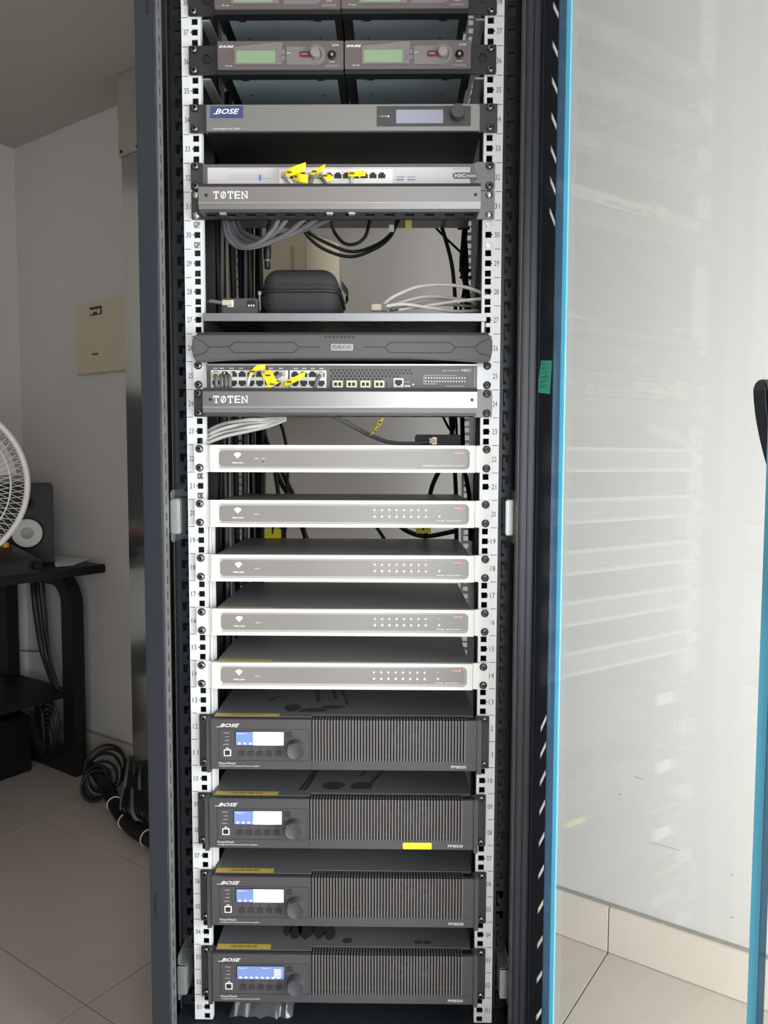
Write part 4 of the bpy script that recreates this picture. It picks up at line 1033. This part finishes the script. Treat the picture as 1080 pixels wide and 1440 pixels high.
cable([(462, 582, .05), (490, 596, .06), (520, 612, .09), (548, 622, .115), (580, 624, .12), (604, 621, .122)], .0036, 'cable_grey', 'grey network cable with a yellow flag running to the black box', gC, extra=with_tag([(523, 611, .075), (530, 602, .07), (537, 589, .065)], (.010, 0, .007)))
# light bundle sweeping out of the left rail under the lower cable manager
for i in range(4):
    cable([(281+i, 634-4*i, .03), (291, 624-5.5*i, .012+.006*i), (315, 614-6*i, .016+.008*(i % 2)), (345, 607-5.5*i, .02-.008*(i % 2)), (375, 600-3.6*i, .02), (402, 590-2*i, .015)], .0030, 'cable_light', 'light grey cable of the bundle below the lower cable manager', 'light grey bundle below the lower cable manager')
# grey loops hanging below the upper cable manager
gl_ = 'grey cables hanging below the upper cable manager'
for i, pts in enumerate(([(318, 312, .06), (324, 332, .05), (342, 346, .04), (366, 340, .03), (384, 322, .02), (392, 306, .01)],
                         [(322, 314, .07), (332, 336, .06), (350, 344, .05), (372, 338, .04), (392, 322, .02), (404, 306, .01)],
                         [(327, 312, .07), (336, 330, .07), (358, 341, .06), (392, 336, .04), (420, 324, .03), (448, 306, .01)],
                         [(334, 312, .08), (342, 326, .08), (368, 336, .07), (410, 328, .05), (440, 318, .03), (466, 306, .01)],
                         [(314, 312, .06), (320, 334, .05), (336, 347, .045), (362, 346, .04), (398, 332, .03), (430, 306, .01)])):
    cable(pts, .0042, 'cable_grey', 'thick grey cable looping below the upper cable manager', gl_)
gb = 'black cables hanging behind the upper gap'
for pts in ([(429, 306, .12), (430, 328, .13), (455, 350, .14), (492, 361, .15), (525, 351, .15), (548, 334, .15), (562, 306, .15)],
            [(431, 306, .13), (434, 326, .14), (462, 343, .15), (496, 354, .16), (530, 344, .16), (552, 326, .15), (560, 306, .15)],
            [(466, 306, .14), (470, 326, .15), (484, 342, .15), (500, 343, .15), (514, 332, .15), (521, 306, .15)]):
    cable(pts, .0030, 'cable_black', 'black cable drooping in an arc behind the upper cable manager', gb)
for pts, r_ in (([(617, 306, .2), (626, 335, .2), (635, 370, .2), (639, 405, .2), (641, 445, .2)], .0036), ([(600, 306, .22), (622, 330, .24), (647, 354, .28), (656, 365, .3)], .0024),
            ([(655, 306, .3), (652, 345, .3), (650, 375, .3), (656, 405, .3), (660, 445, .3)], .0060), ([(646, 445, .28), (652, 410, .28), (657, 380, .29), (655, 340, .3), (651, 306, .3)], .0030)):
    cable(pts, r_, 'cable_black', 'black cable hanging beside the rear rail in the upper gap', gb)
for px, py in ((652, 321), (654, 380), (655, 390)):
    p = ony(px, py, .292); solo('cable_tie', MB().box(p.x-.012, p.x+.012, p.y-.001, p.y+.002, p.z-.0025, p.z+.0025), 'cable_black', 'black cable tie round the cables by the rear rail', 'cable tie', 'black cable ties')
p0 = ony(375, 345, .1)
t = thing('cable_connector', 'black cylindrical plug hanging above the zip case', 'plug', (p0.x, p0.y, Z(375, 378, .1)))
q = ony(376, 378, .1); build('barrel', MB().lathe(q, (0, 0, 1), [(.0042, 0), (.0050, .001), (.0052, .016), (.0066, .018), (.0068, .040), (.0060, .046), (0, .047)], 16), 'receiver_black', t)
build('lead', MB().tube(spline([(q.x, q.y, q.z+.046), (q.x+.002, q.y, q.z+.07), (q.x+.012, q.y, q.z+.10)], 5), .003, 8), 'cable_black', t)
build('ring', MB().lathe((q.x, q.y, q.z+.012), (0, 0, 1), [(.0054, 0), (.0054, .003)], 14), 'galv_dull', t)
# tall runs down the left inside of the rack
for i in range(22):
    x = -.272+.0048*i*.9+random.uniform(-.004, .004); y = (.11+.19*((i*7) % 22)/22) if x < -.228 else .292+.05*((i*5) % 7)/7
    m = ('cable_black', 'cable_black', 'cable_grey', 'cable_black', 'cable_black', 'panel_black')[i % 6]; r_ = (.0040, .0052, .0034, .006)[i % 4]
    pts = [(x+random.uniform(-.004, .004), y+random.uniform(-.006, .006), ZB+.02+j*.235) for j in range(8)]
    nm = {'cable_black': 'black', 'cable_grey': 'grey', 'panel_black': 'black'}[m]
    solo('cable', MB().tube(spline(pts, 5), r_, 8), m, nm+' cable running down the left inside of the rack', 'cable', nm+' cables down the left inside of the rack')
for i in range(3):
    pts = [(-.2195+.0012*i+random.uniform(-.0006, .0006), .012+.008*i, z) for z in (.34, .45, .56, .68, .8, .92, 1.0)]
    solo('cable', MB().tube(spline(pts, 5), .0026, 8), 'cable_light', 'light grey cable running close behind the left numbered rail', 'cable', 'light grey cables behind the left rail')
# grey and black runs down the right inside
for i in range(6):
    x = .256+.004*i; y = .27+.012*(i % 3)
    pts = [(x+random.uniform(-.006, .006), y+random.uniform(-.01, .01), ZB+.03+j*.25) for j in range(8)]
    solo('cable', MB().tube(spline(pts, 5), .0042, 8), 'cable_black', 'black cable running down the right inside of the rack', 'cable', 'black cables down the right inside of the rack')
gd = 'black cables crossing behind the white-framed units'
ld = 'black cable slanting behind the white-framed units'
for pts, r_ in (([(366, 586, .3), (372, 610, .3), (384, 650, .3), (392, 700, .3), (398, 770, .3)], .0042), ([(390, 586, .3), (398, 606, .3), (404, 640, .3), (404, 690, .3), (400, 760, .3)], .0032),
            ([(382, 640, .32), (392, 672, .32), (410, 705, .32), (432, 760, .32)], .0052), ([(386, 640, .34), (402, 675, .34), (418, 710, .34), (430, 760, .34)], .0048),
            ([(640, 586, .25), (628, 640, .26), (606, 690, .28), (598, 760, .3)], .0046), ([(634, 586, .25), (638, 640, .28), (641, 690, .3), (642, 760, .3)], .0044), ([(650, 586, .25), (652, 650, .26), (660, 700, .28), (662, 760, .3)], .0044),
            ([(623, 586, .22), (630, 600, .22), (640, 614, .2)], .0024), ([(641, 586, .24), (642, 600, .22), (642, 614, .2)], .0026),
            ([(425, 730, .3), (428, 745, .3), (431, 765, .3)], .0036), ([(522, 730, .3), (532, 745, .3), (545, 765, .3)], .0036), ([(556, 735, .3), (575, 748, .3), (600, 754, .3), (640, 747, .3)], .005)):
    cable(pts, r_, 'cable_black', ld, gd)
def block_tag(px0, px1, py0, py1, y, label):
    a, b_ = ony(px0, py1, y), ony(px1, py0, y)
    t_ = thing('cable_tag', label, 'cable tag', (a.x, y, a.z)); build('tag_body', MB().box(a.x, b_.x, y, y+.004, a.z, b_.z), 'tag_yellow', t_, bevel=.001)
    c = (a+b_)/2; build('tag_lead', MB().tube([(c.x, y+.002, c.z), (c.x+.001, y+.004, c.z+.05)], .003, 6), 'cable_black', t_)
block_tag(372, 395, 744, 757, .285, 'yellow plastic tag beside the tall cable run behind the white-framed units')
block_tag(585, 606, 741, 750, .285, 'yellow plastic tag by the rear rail behind the white-framed units')
a = ony(551, 321, .12); 
solo('paper_tag', MB().box(a.x-.005, a.x+.004, a.y, a.y+.001, a.z-.006, a.z+.006), 'paper', 'tiny white tag hanging under the upper cable manager', 'cable tag')
a = ony(575, 316, .12); 
solo('paper_tag', MB().box(a.x-.006, a.x+.005, a.y, a.y+.001, a.z-.008, a.z+.008), 'sticker_pale', 'tiny pale yellow tag hanging under the upper cable manager', 'cable tag')
# patch leads plugged into the small switch
def patch(pts, r_, m, label, group, tagpts=None, wv=(0, 0, .01), port=None):
    P = [ony(*p) for p in pts]; t_ = thing('patch_cable', label, 'patch cable', P[0], group)
    build('sheath', MB().tube(spline(P, 6), r_, 8), m, t_)
    p = P[0]; build('plug', MB().box(p.x-.0052, p.x+.0052, p.y-.004, p.y+.006, p.z-.004, p.z+.004), 'plug_clear', t_, bevel=.0005)
    if tagpts:
        for tp in tagpts:
            S = [ony(*q_) for q_ in tp]; build('flag_tag', MB().ribbon(spline(S, 5), wv), 'tag_yellow', t_)
            m_ = MB(); c = S[0].lerp(S[1], .5); m_.box(c.x-.004, c.x+.004, c.y-.0012, c.y-.0009, c.z-.0012, c.z+.0012); build('tag_print', m_, 'print_dark', t_, smooth=False)
gp = 'patch cables in the small light grey switch'
patch([(401, 246, -.014), (401, 249, -.022), (406, 253, -.03), (412, 262, -.028)], .0028, 'cable_light', 'patch cable with two broad yellow flags at the first port of the small switch', gp, [[(402, 245, -.024), (413, 240, -.028), (430, 234, -.028)], [(412, 247, -.024), (422, 250, -.03), (433, 252, -.03)]], (0, -.001, .0125))
patch([(438, 247, -.014), (438, 250, -.022), (437, 255, -.028), (436, 262, -.026)], .0034, 'cable_grey', 'patch cable with a slanting orange-yellow flag in the small switch', gp, [[(438, 243, -.022), (446, 240, -.024), (457, 234, -.026)]], (.002, 0, .008))
patch([(450, 247, -.014), (452, 250, -.022), (456, 255, -.028), (460, 262, -.026)], .003, 'cable_grey', 'patch cable with a drooping yellow flag in the small switch', gp, [[(454, 246, -.024), (460, 249, -.028), (464, 254, -.028)]], (.012, 0, .0055))
patch([(494, 247, -.014), (494, 251, -.022), (494, 256, -.026), (494, 262, -.024)], .003, 'cable_light', 'patch cable with a level yellow flag at the middle of the small switch', gp, [[(490, 244, -.024), (500, 244, -.026), (514, 243.5, -.026)]], (0, 0, .0085))
# patch leads of the two-row switch
gp = 'patch cables in the two-row switch'
for px in (303, 311, 317, 322):
    patch([(px, 527, -.014), (px+.5, 531, -.024), (px+1, 540, -.028), (px+1, 552, -.024)], .0032, 'cable_grey', 'grey patch cable at the left end of the two-row switch', gp)
patch([(356, 524, -.014), (352, 528, -.024), (349, 538, -.028), (347, 552, -.024)], .0028, 'cable_light', 'pale patch cable with a raised yellow flag in the two-row switch', gp, [[(351, 527, -.028), (360, 518, -.03), (373, 516, -.03)]], (.001, 0, .008))
patch([(372, 524, -.014), (374, 530, -.024), (378, 540, -.03), (382, 552, -.024)], .003, 'cable_light', 'pale patch cable with a large crumpled yellow flag in the two-row switch', gp, [[(374, 523, -.03), (380, 533, -.034), (384, 543, -.034)], [(378, 541, -.036), (388, 540, -.036), (395, 536, -.034)]], (.014, 0, .008))
patch([(397, 525, -.014), (392, 528, -.022), (386, 532, -.028), (380, 534, -.03)], .003, 'cable_grey', 'short grey patch cable crossing the crumpled yellow flag', gp)
patch([(404, 540, -.014), (404, 544, -.022), (403, 548, -.026), (402, 556, -.024)], .0028, 'cable_light', 'pale patch cable with a long slanting yellow flag in the two-row switch', gp, [[(400, 540, -.026), (414, 534, -.03), (429, 526, -.03)]], (.002, 0, .0095))
patch([(450, 527, -.014), (448, 531, -.022), (445, 538, -.026), (440, 552, -.024)], .0034, 'cable_grey', 'grey patch cable at the right end of the port rows in the two-row switch', gp)

# floor of the rack: crumpled bag, orange sticker, front edge
zf = ZB-.004
rnd = random.Random(3)
bgm = MB(); nx_, ny_ = 16, 7; bx0, bx1 = X(325, 1420, .02), X(412, 1420, .02)
vs_ = []
for j in range(ny_+1):
    for i in range(nx_+1):
        u_, v_ = i/nx_, j/ny_; hgt = .036*math.sin(math.pi*min(1, v_*1.15+.05))**.6*(.35+.65*math.sin(math.pi*u_)**.35)
        vs_.append((bx0+(bx1-bx0)*u_+rnd.uniform(-.002, .002), .01+.09*v_+rnd.uniform(-.004, .004), zf+.0008+max(0, hgt*(1 if 0 < j < ny_ else 0)*rnd.uniform(.6, 1))))
bgm.add(vs_, [(j*(nx_+1)+i, j*(nx_+1)+i+1, (j+1)*(nx_+1)+i+1, (j+1)*(nx_+1)+i) for j in range(ny_) for i in range(nx_)])
solo('plastic_bag', bgm, 'plastic_bag', 'crumpled clear plastic bag on the rack floor under the lowest amplifier', 'plastic bag')
y_s = .352
a = ony(640, 1416, y_s)
stm = MB().prism([(a.x-.012, a.z-.004), (a.x-.010, a.z+.008), (a.x+.010, a.z+.010), (a.x+.006, a.z-.016), (a.x-.001, a.z-.018), (a.x, a.z-.004)], 'y', y_s, y_s+.001)
bp_ = build('rear_plate', MB().box(-.285, .285, y_s+.001, y_s+.004, ZB-.004, ZB+.04), 'panel_black', rack)
o = build('sticker', stm, 'sticker_orange', bp_, smooth=False)
for px in (338, 411, 482, 556, 628): 
    x = X(px, 1436, -.03); build('bolt', MB().lathe((x, -.02, ZB-.004), (0, 0, 1), [(.004, 0), (.003, .0015), (0, .002)], 8), 'panel_black', rack)

# ------------------------------------------------------------------ desk corner on the left
DH = .735
desk = thing('desk', 'black desk with rounded leg frames standing in the corner of the room', 'desk', RM((2.0, .65, 0)))
build('desktop', rbox(MB(), 1.70, 2.285, .065, 1.30, DH-.028, DH), 'desk_black', desk, bevel=.003)
def leg_frame(n0):
    def arc(c, r_, a0, a1, k_=6): return [(c[0]+r_*math.cos(math.radians(a0+(a1-a0)*i/k_)), c[1]+r_*math.sin(math.radians(a0+(a1-a0)*i/k_))) for i in range(k_+1)]
    aR, aL = 1.80, 2.27; zt_, zb2 = DH-.03, .0; r_o, r_i, th = .12, .06, .065
    outer = [(aL, zb2), (aR, zb2)] + arc((aR+r_o, zt_-r_o), r_o, 180, 90) + [(aL, zt_)]
    inner = [(aL-th, zb2+th), (aR+th, zb2+th)] + arc((aR+th+r_i, zt_-.05-r_i), r_i, 180, 90) + [(aL-th, zt_-.05)]
    n_ = len(outer); mb = MB(); vs_ = [(a, n0, z) for a, z in outer]+[(a, n0, z) for a, z in inner]+[(a, n0+.045, z) for a, z in outer]+[(a, n0+.045, z) for a, z in inner]
    fs_ = []
    for i in range(n_):
        j = (i+1) % n_
        fs_ += [(i, j, n_+j, n_+i), (2*n_+i, 3*n_+i, 3*n_+j, 2*n_+j), (i, 2*n_+i, 2*n_+j, j), (n_+i, n_+j, 3*n_+j, 3*n_+i)]
    mb.add(vs_, fs_); mb.mapv(RM); build('leg_frame', mb, 'desk_black', desk, bevel=.002)
leg_frame(.085); leg_frame(1.2)
build('lower_shelf', rbox(MB(), 1.87, 2.27, .09, 1.24, .262, .285), 'desk_black', desk, bevel=.002)
# speaker on the desk
sp = thing('speaker', 'black desktop speaker with a pale round cone', 'speaker', (0, 0, 0))
c = onn(38, 745, .22); ang = math.atan2((CAM-c).x*-1, -(CAM-c).y)
fwd = Vector(((CAM-c).x, (CAM-c).y, 0)).normalized(); sd = Vector((-fwd.y, fwd.x, 0))
hgt = .268; wd = .165
def SPK(p): return Vector((c.x, c.y, DH)) + sd*p[0] - fwd*p[1] + Vector((0, 0, p[2]))
build('cabinet', MB().box(-wd/2, wd/2, 0, .17, .002, hgt).mapv(SPK), 'speaker_black', sp, bevel=.004)
zc_ = .105
def spl(prof): 
    return MB().lathe(SPK((0, 0, zc_)), fwd, prof, 32)
build('surround', spl([(.054, 0), (.053, .003), (.047, .004), (.046, .001)]), 'speaker_black', sp)
cn_ = build('woofer', spl([(.047, .003), (.040, .0015), (.020, .001), (.0195, .0012)]), 'cone_white', sp)
build('dust_cap', spl([(.0195, .0012), (.015, .006), (.008, .009), (0, .010)]), 'cone_grey', cn_)
build('tweeter', MB().lathe(SPK((0, 0, .205)), fwd, [(.024, 0), (.023, .003), (.014, .001), (.010, .004), (0, .006)], 24), 'speaker_black', sp)
# mixer in front of it
mx_ = onz(70, 806, DH); am, nm_, _ = an(mx_)
mix = thing('audio_mixer', 'dark audio mixer with red and yellow caps at the front of the desk', 'mixer', RM((am+.12, nm_+.15, DH)))
am = max(am, 1.705)
t_ = MB().prism([(am, DH), (am+.24, DH), (am+.24, DH+.085), (am+.20, DH+.085), (am, DH+.04)], 'y', nm_, nm_+.42)
t_.v = [RM((v.x, v.y, v.z)) for v in t_.v]; mxb = build('mixer_body', t_, 'mixer_black', mix, bevel=.003)
build('wrist_edge', rbox(MB(), am+.195, am+.245, nm_, nm_+.42, DH+.085, DH+.09), 'switch_label', mix)
for i in range(9):
    m_ = 'cap_white' if i in (4, 7) else ('cap_yellow' if i < 2 else ('cap_red' if i < 4 else 'cap_white'))
    for j in range(2):
        p = RM((am+.17-.03*j, nm_+.035+.033*i, DH+.078-.0068*j)); build('cap', MB().lathe(p, (0, 0, 1), [(.011, 0), (.010, .012), (.006, .016), (0, .017)], 12), m_, mix)
kb = onz(68, 792, DH+.03)
build('side_knob', MB().lathe(RM((am, nm_+.02, DH+.022)), -AW, [(.014, 0), (.014, .016), (.010, .02), (0, .02)], 16), 'speaker_black', mix)
pp = [an(onz(*q_, DH)) for q_ in ((78, 797), (103, 795), (127, 786), (75, 782))]
pm = MB().prism([(max(p[0], 1.702), p[1]) for p in pp], 'z', DH+.0002, DH+.0015).mapv(RM)
solo('paper_sheet', pm, 'paper', 'white sheets of paper lying on the desk end', 'paper')
mon = thing('monitor', 'black computer monitor on the desk, mirrored in the steel duct', 'monitor', RM((2.12, .72, DH)))
build('screen', rbox(MB(), 2.09, 2.12, .40, 1.06, DH+.10, DH+.62), 'speaker_black', mon, bevel=.003)
build('stand', rbox(rbox(MB(), 2.12, 2.15, .68, .78, DH+.012, DH+.3), 2.02, 2.22, .60, .86, DH+.001, DH+.012), 'speaker_black', mon, bevel=.002)
# under the desk: cases and cables
eq = thing('equipment_case', 'black equipment box standing under the desk', 'box', RM((2.08, .3, 0)))
build('box_body', rbox(MB(), 1.98, 2.2, .18, .55, .0, .2), 'speaker_black', eq, bevel=.004)
build('box_handle', rbox(MB(), 1.972, 1.98, .3, .42, .09, .11), 'frame_dark', eq, bevel=.002)
uc = 'black cables bunched under the desk'
for i in range(7):
    r0 = .04+.008*i; pts = []
    for j in range(26):
        a = 2*math.pi*j/12+i; pts.append(RM((1.92+r0*.5*math.cos(a)+rnd.uniform(-.004, .004), .17+.3*r0*math.sin(a*.5), .075+r0*1.0+r0*.95*math.sin(a)+rnd.uniform(-.003, .003))))
    solo('cable', MB().tube(spline(pts, 2), .005, 6), 'cable_black', 'black cable bunched under the desk', 'cable', uc)
for i, (pa, pb, pc) in enumerate((((46, 812), (52, 870), (77, 965)), ((52, 812), (58, 872), (80, 968)), ((60, 812), (64, 860), (82, 970)))):
    pts = [onn(pa[0], pa[1], .12), onn(pa[0]+2, pa[1]+25, .13), onn(pb[0], pb[1], .13), onn((pb[0]+pc[0])/2-4, (pb[1]+pc[1])/2, .12), onn(pc[0], pc[1], .12)]
    solo('cable', MB().tube(spline(pts, 6), (.011, .008, .005)[i], 8), 'cable_black', 'black cable hanging from the desktop to its lower shelf', 'cable', 'cables hanging behind the desk')
solo('cable', MB().tube(spline([onn(8, 912, .03), onn(30, 915, .03), onn(57, 916, .03)], 5), .0022, 6), 'cable_black', 'thin dark wire running level across the wall behind the desk', 'cable')

# ------------------------------------------------------------------ standing fan at the left
fc_ = Vector((-1.075, .70, 0)); hd = onz(-85, 680, 0); 
ry = ray(-93, 680); hc = CAM + ry*((.62-CAM.y)/ry.y)
fan = thing('standing_fan', 'white standing fan with a round wire guard', 'fan', (hc.x, hc.y, 0))
RG = .208
fdir = Vector((.42, -.9, -.02)).normalized(); fs = fdir.cross(Vector((0, 0, 1))).normalized(); fu = fs.cross(fdir)
def FN(a, r_, d_): return hc + fs*(r_*math.cos(a)) + fu*(r_*math.sin(a)) + fdir*d_
build('guard_rim', MB().tube([FN(2*math.pi*i/72, RG, 0)for i in range(72)], .0075, 8, True), 'fan_white', fan)
for sgn, nm2 in ((1, 'front_guard'), (-1, 'rear_guard')):
    wm = MB(); nw = 80
    for i in range(nw):
        a = 2*math.pi*i/nw; tw = .25*sgn
        pts = [FN(a+tw*(1-q_), .055+(RG-.055)*q_, sgn*.062*math.cos(q_*math.pi/2)**.8) for q_ in (0, .25, .5, .75, .92, 1)]
        wm.tube(pts, .0011, 4)
    for rr_, dd in ((.055, .062), (.12, .052), (.17, .034)): wm.tube([FN(2*math.pi*i/60, rr_, sgn*dd) for i in range(60)], .0018, 5, True)
    build(nm2, wm, 'fan_white', fan)
build('centre_cap', MB().lathe(hc+fdir*.058, fdir, [(.058, 0), (.056, .008), (0, .012)], 28), 'fan_white', fan)
bm_ = MB()
for k_ in range(3):
    for i in range(6):
        a0 = 2*math.pi*k_/3+i*.13; a1 = a0+.13
        bm_.add([FN(a0, .04, .02-.006*i), FN(a1, .04, .014-.006*i), FN(a1+.15, .185, .014-.006*i), FN(a0+.15, .185, .02-.006*i)], [(0, 1, 2, 3)])
build('blades', bm_, 'fan_blade', fan)
build('motor', MB().lathe(hc-fdir*.05, -fdir, [(.06, 0), (.06, .07), (.045, .11), (0, .115)], 24), 'fan_white', fan)
build('pole', MB().tube([(hc.x-fdir.x*.07-.03, hc.y-fdir.y*.07-.03, hc.z-.04), (hc.x-fdir.x*.07-.03, hc.y-fdir.y*.07-.03, .03)], .013, 12), 'fan_white', fan)
build('base', MB().lathe((hc.x-fdir.x*.07-.03, hc.y-fdir.y*.07-.03, 0), (0, 0, 1), [(0, 0), (.15, 0), (.15, .012), (.135, .02), (.04, .032), (.03, .06), (0, .06)], 40), 'fan_white', fan)

# ------------------------------------------------------------------ cable loom on the floor beside the rack
def fl(px, py, h=.0): p = onz(px, py, h); return p
gL = 'black cables lying on the floor beside the rack'
loom = thing('cable_loom', 'thick taped black cable loom bound with white ties on the floor', 'cable loom', fl(175, 1160))
LP = [fl(130, 1075, .09), fl(140, 1092, .07), fl(153, 1112, .04), fl(164, 1136, .024), fl(182, 1160, .022), fl(207, 1178, .022), fl(240, 1195, .022)]
S = spline(LP, 8); build('loom_sheath', MB().tube(S, .021, 14), 'cable_black', loom)
for px, py in ((160, 1130), (176, 1152), (207, 1178)):
    p = min(S, key=lambda v: (v-fl(px, py, .024)).length); i = S.index(p); d_ = (S[min(i+1, len(S)-1)]-S[max(i-1, 0)]).normalized(); u_ = d_.orthogonal().normalized(); q_ = d_.cross(u_)
    tie = MB().tube([p+(u_*math.cos(2*math.pi*j/16)+q_*math.sin(2*math.pi*j/16))*.0222 for j in range(16)], .0018, 6, True)
    build('cable_tie', tie, 'tie_white', loom)
cc = fl(137, 1124, .0)
for i in range(7):
    r0 = .042+.0035*i; off = Vector((rnd.uniform(-.01, .01), .016*i-.02, 0)); tl = rnd.uniform(-.3, .3)
    pts = []
    for j in range(24):
        a = 2*math.pi*j/24
        pts.append(Vector((cc.x+r0*math.cos(a)+off.x, cc.y+off.y+r0*.5*math.sin(a+tl), max(.006, r0+.012+r0*math.sin(a)))))
    solo('cable_coil', MB().tube(pts, .0048, 8, True), 'cable_black' if i != 3 else 'cable_grey', 'loose loop of black cable standing by the foot of the desk' if i != 3 else 'loose loop of grey cable standing by the foot of the desk', 'cable coil', gL)
for i in range(15):
    t0 = i/14; 
    pts = [fl(182+20*t0, 1066+6*t0, .11-.03*abs(t0-.5)), fl(180+24*t0, 1085+4*t0, .115), fl(176+30*t0, 1110+4*t0, .085), fl(172+42*t0, 1136+10*t0, .045+.02*(i % 2)), fl(182+45*t0, 1152+14*t0, .012+.012*(i % 3)), fl(212+40*t0, 1166+18*t0, .012+.012*(i % 3))]
    solo('cable', MB().tube(spline(pts, 6), .0085, 8), 'cable_black' if i % 5 else 'cable_grey', ('black' if i % 5 else 'grey')+' cable in the heap running behind the rack', 'cable', gL)
solo('cable', MB().tube(spline([fl(150, 1118, .012), fl(165, 1122, .012), fl(182, 1122, .014), fl(200, 1120, .012)], 6), .009, 8), 'cable_black', 'black cable lying flat between loom and heap', 'cable', gL)
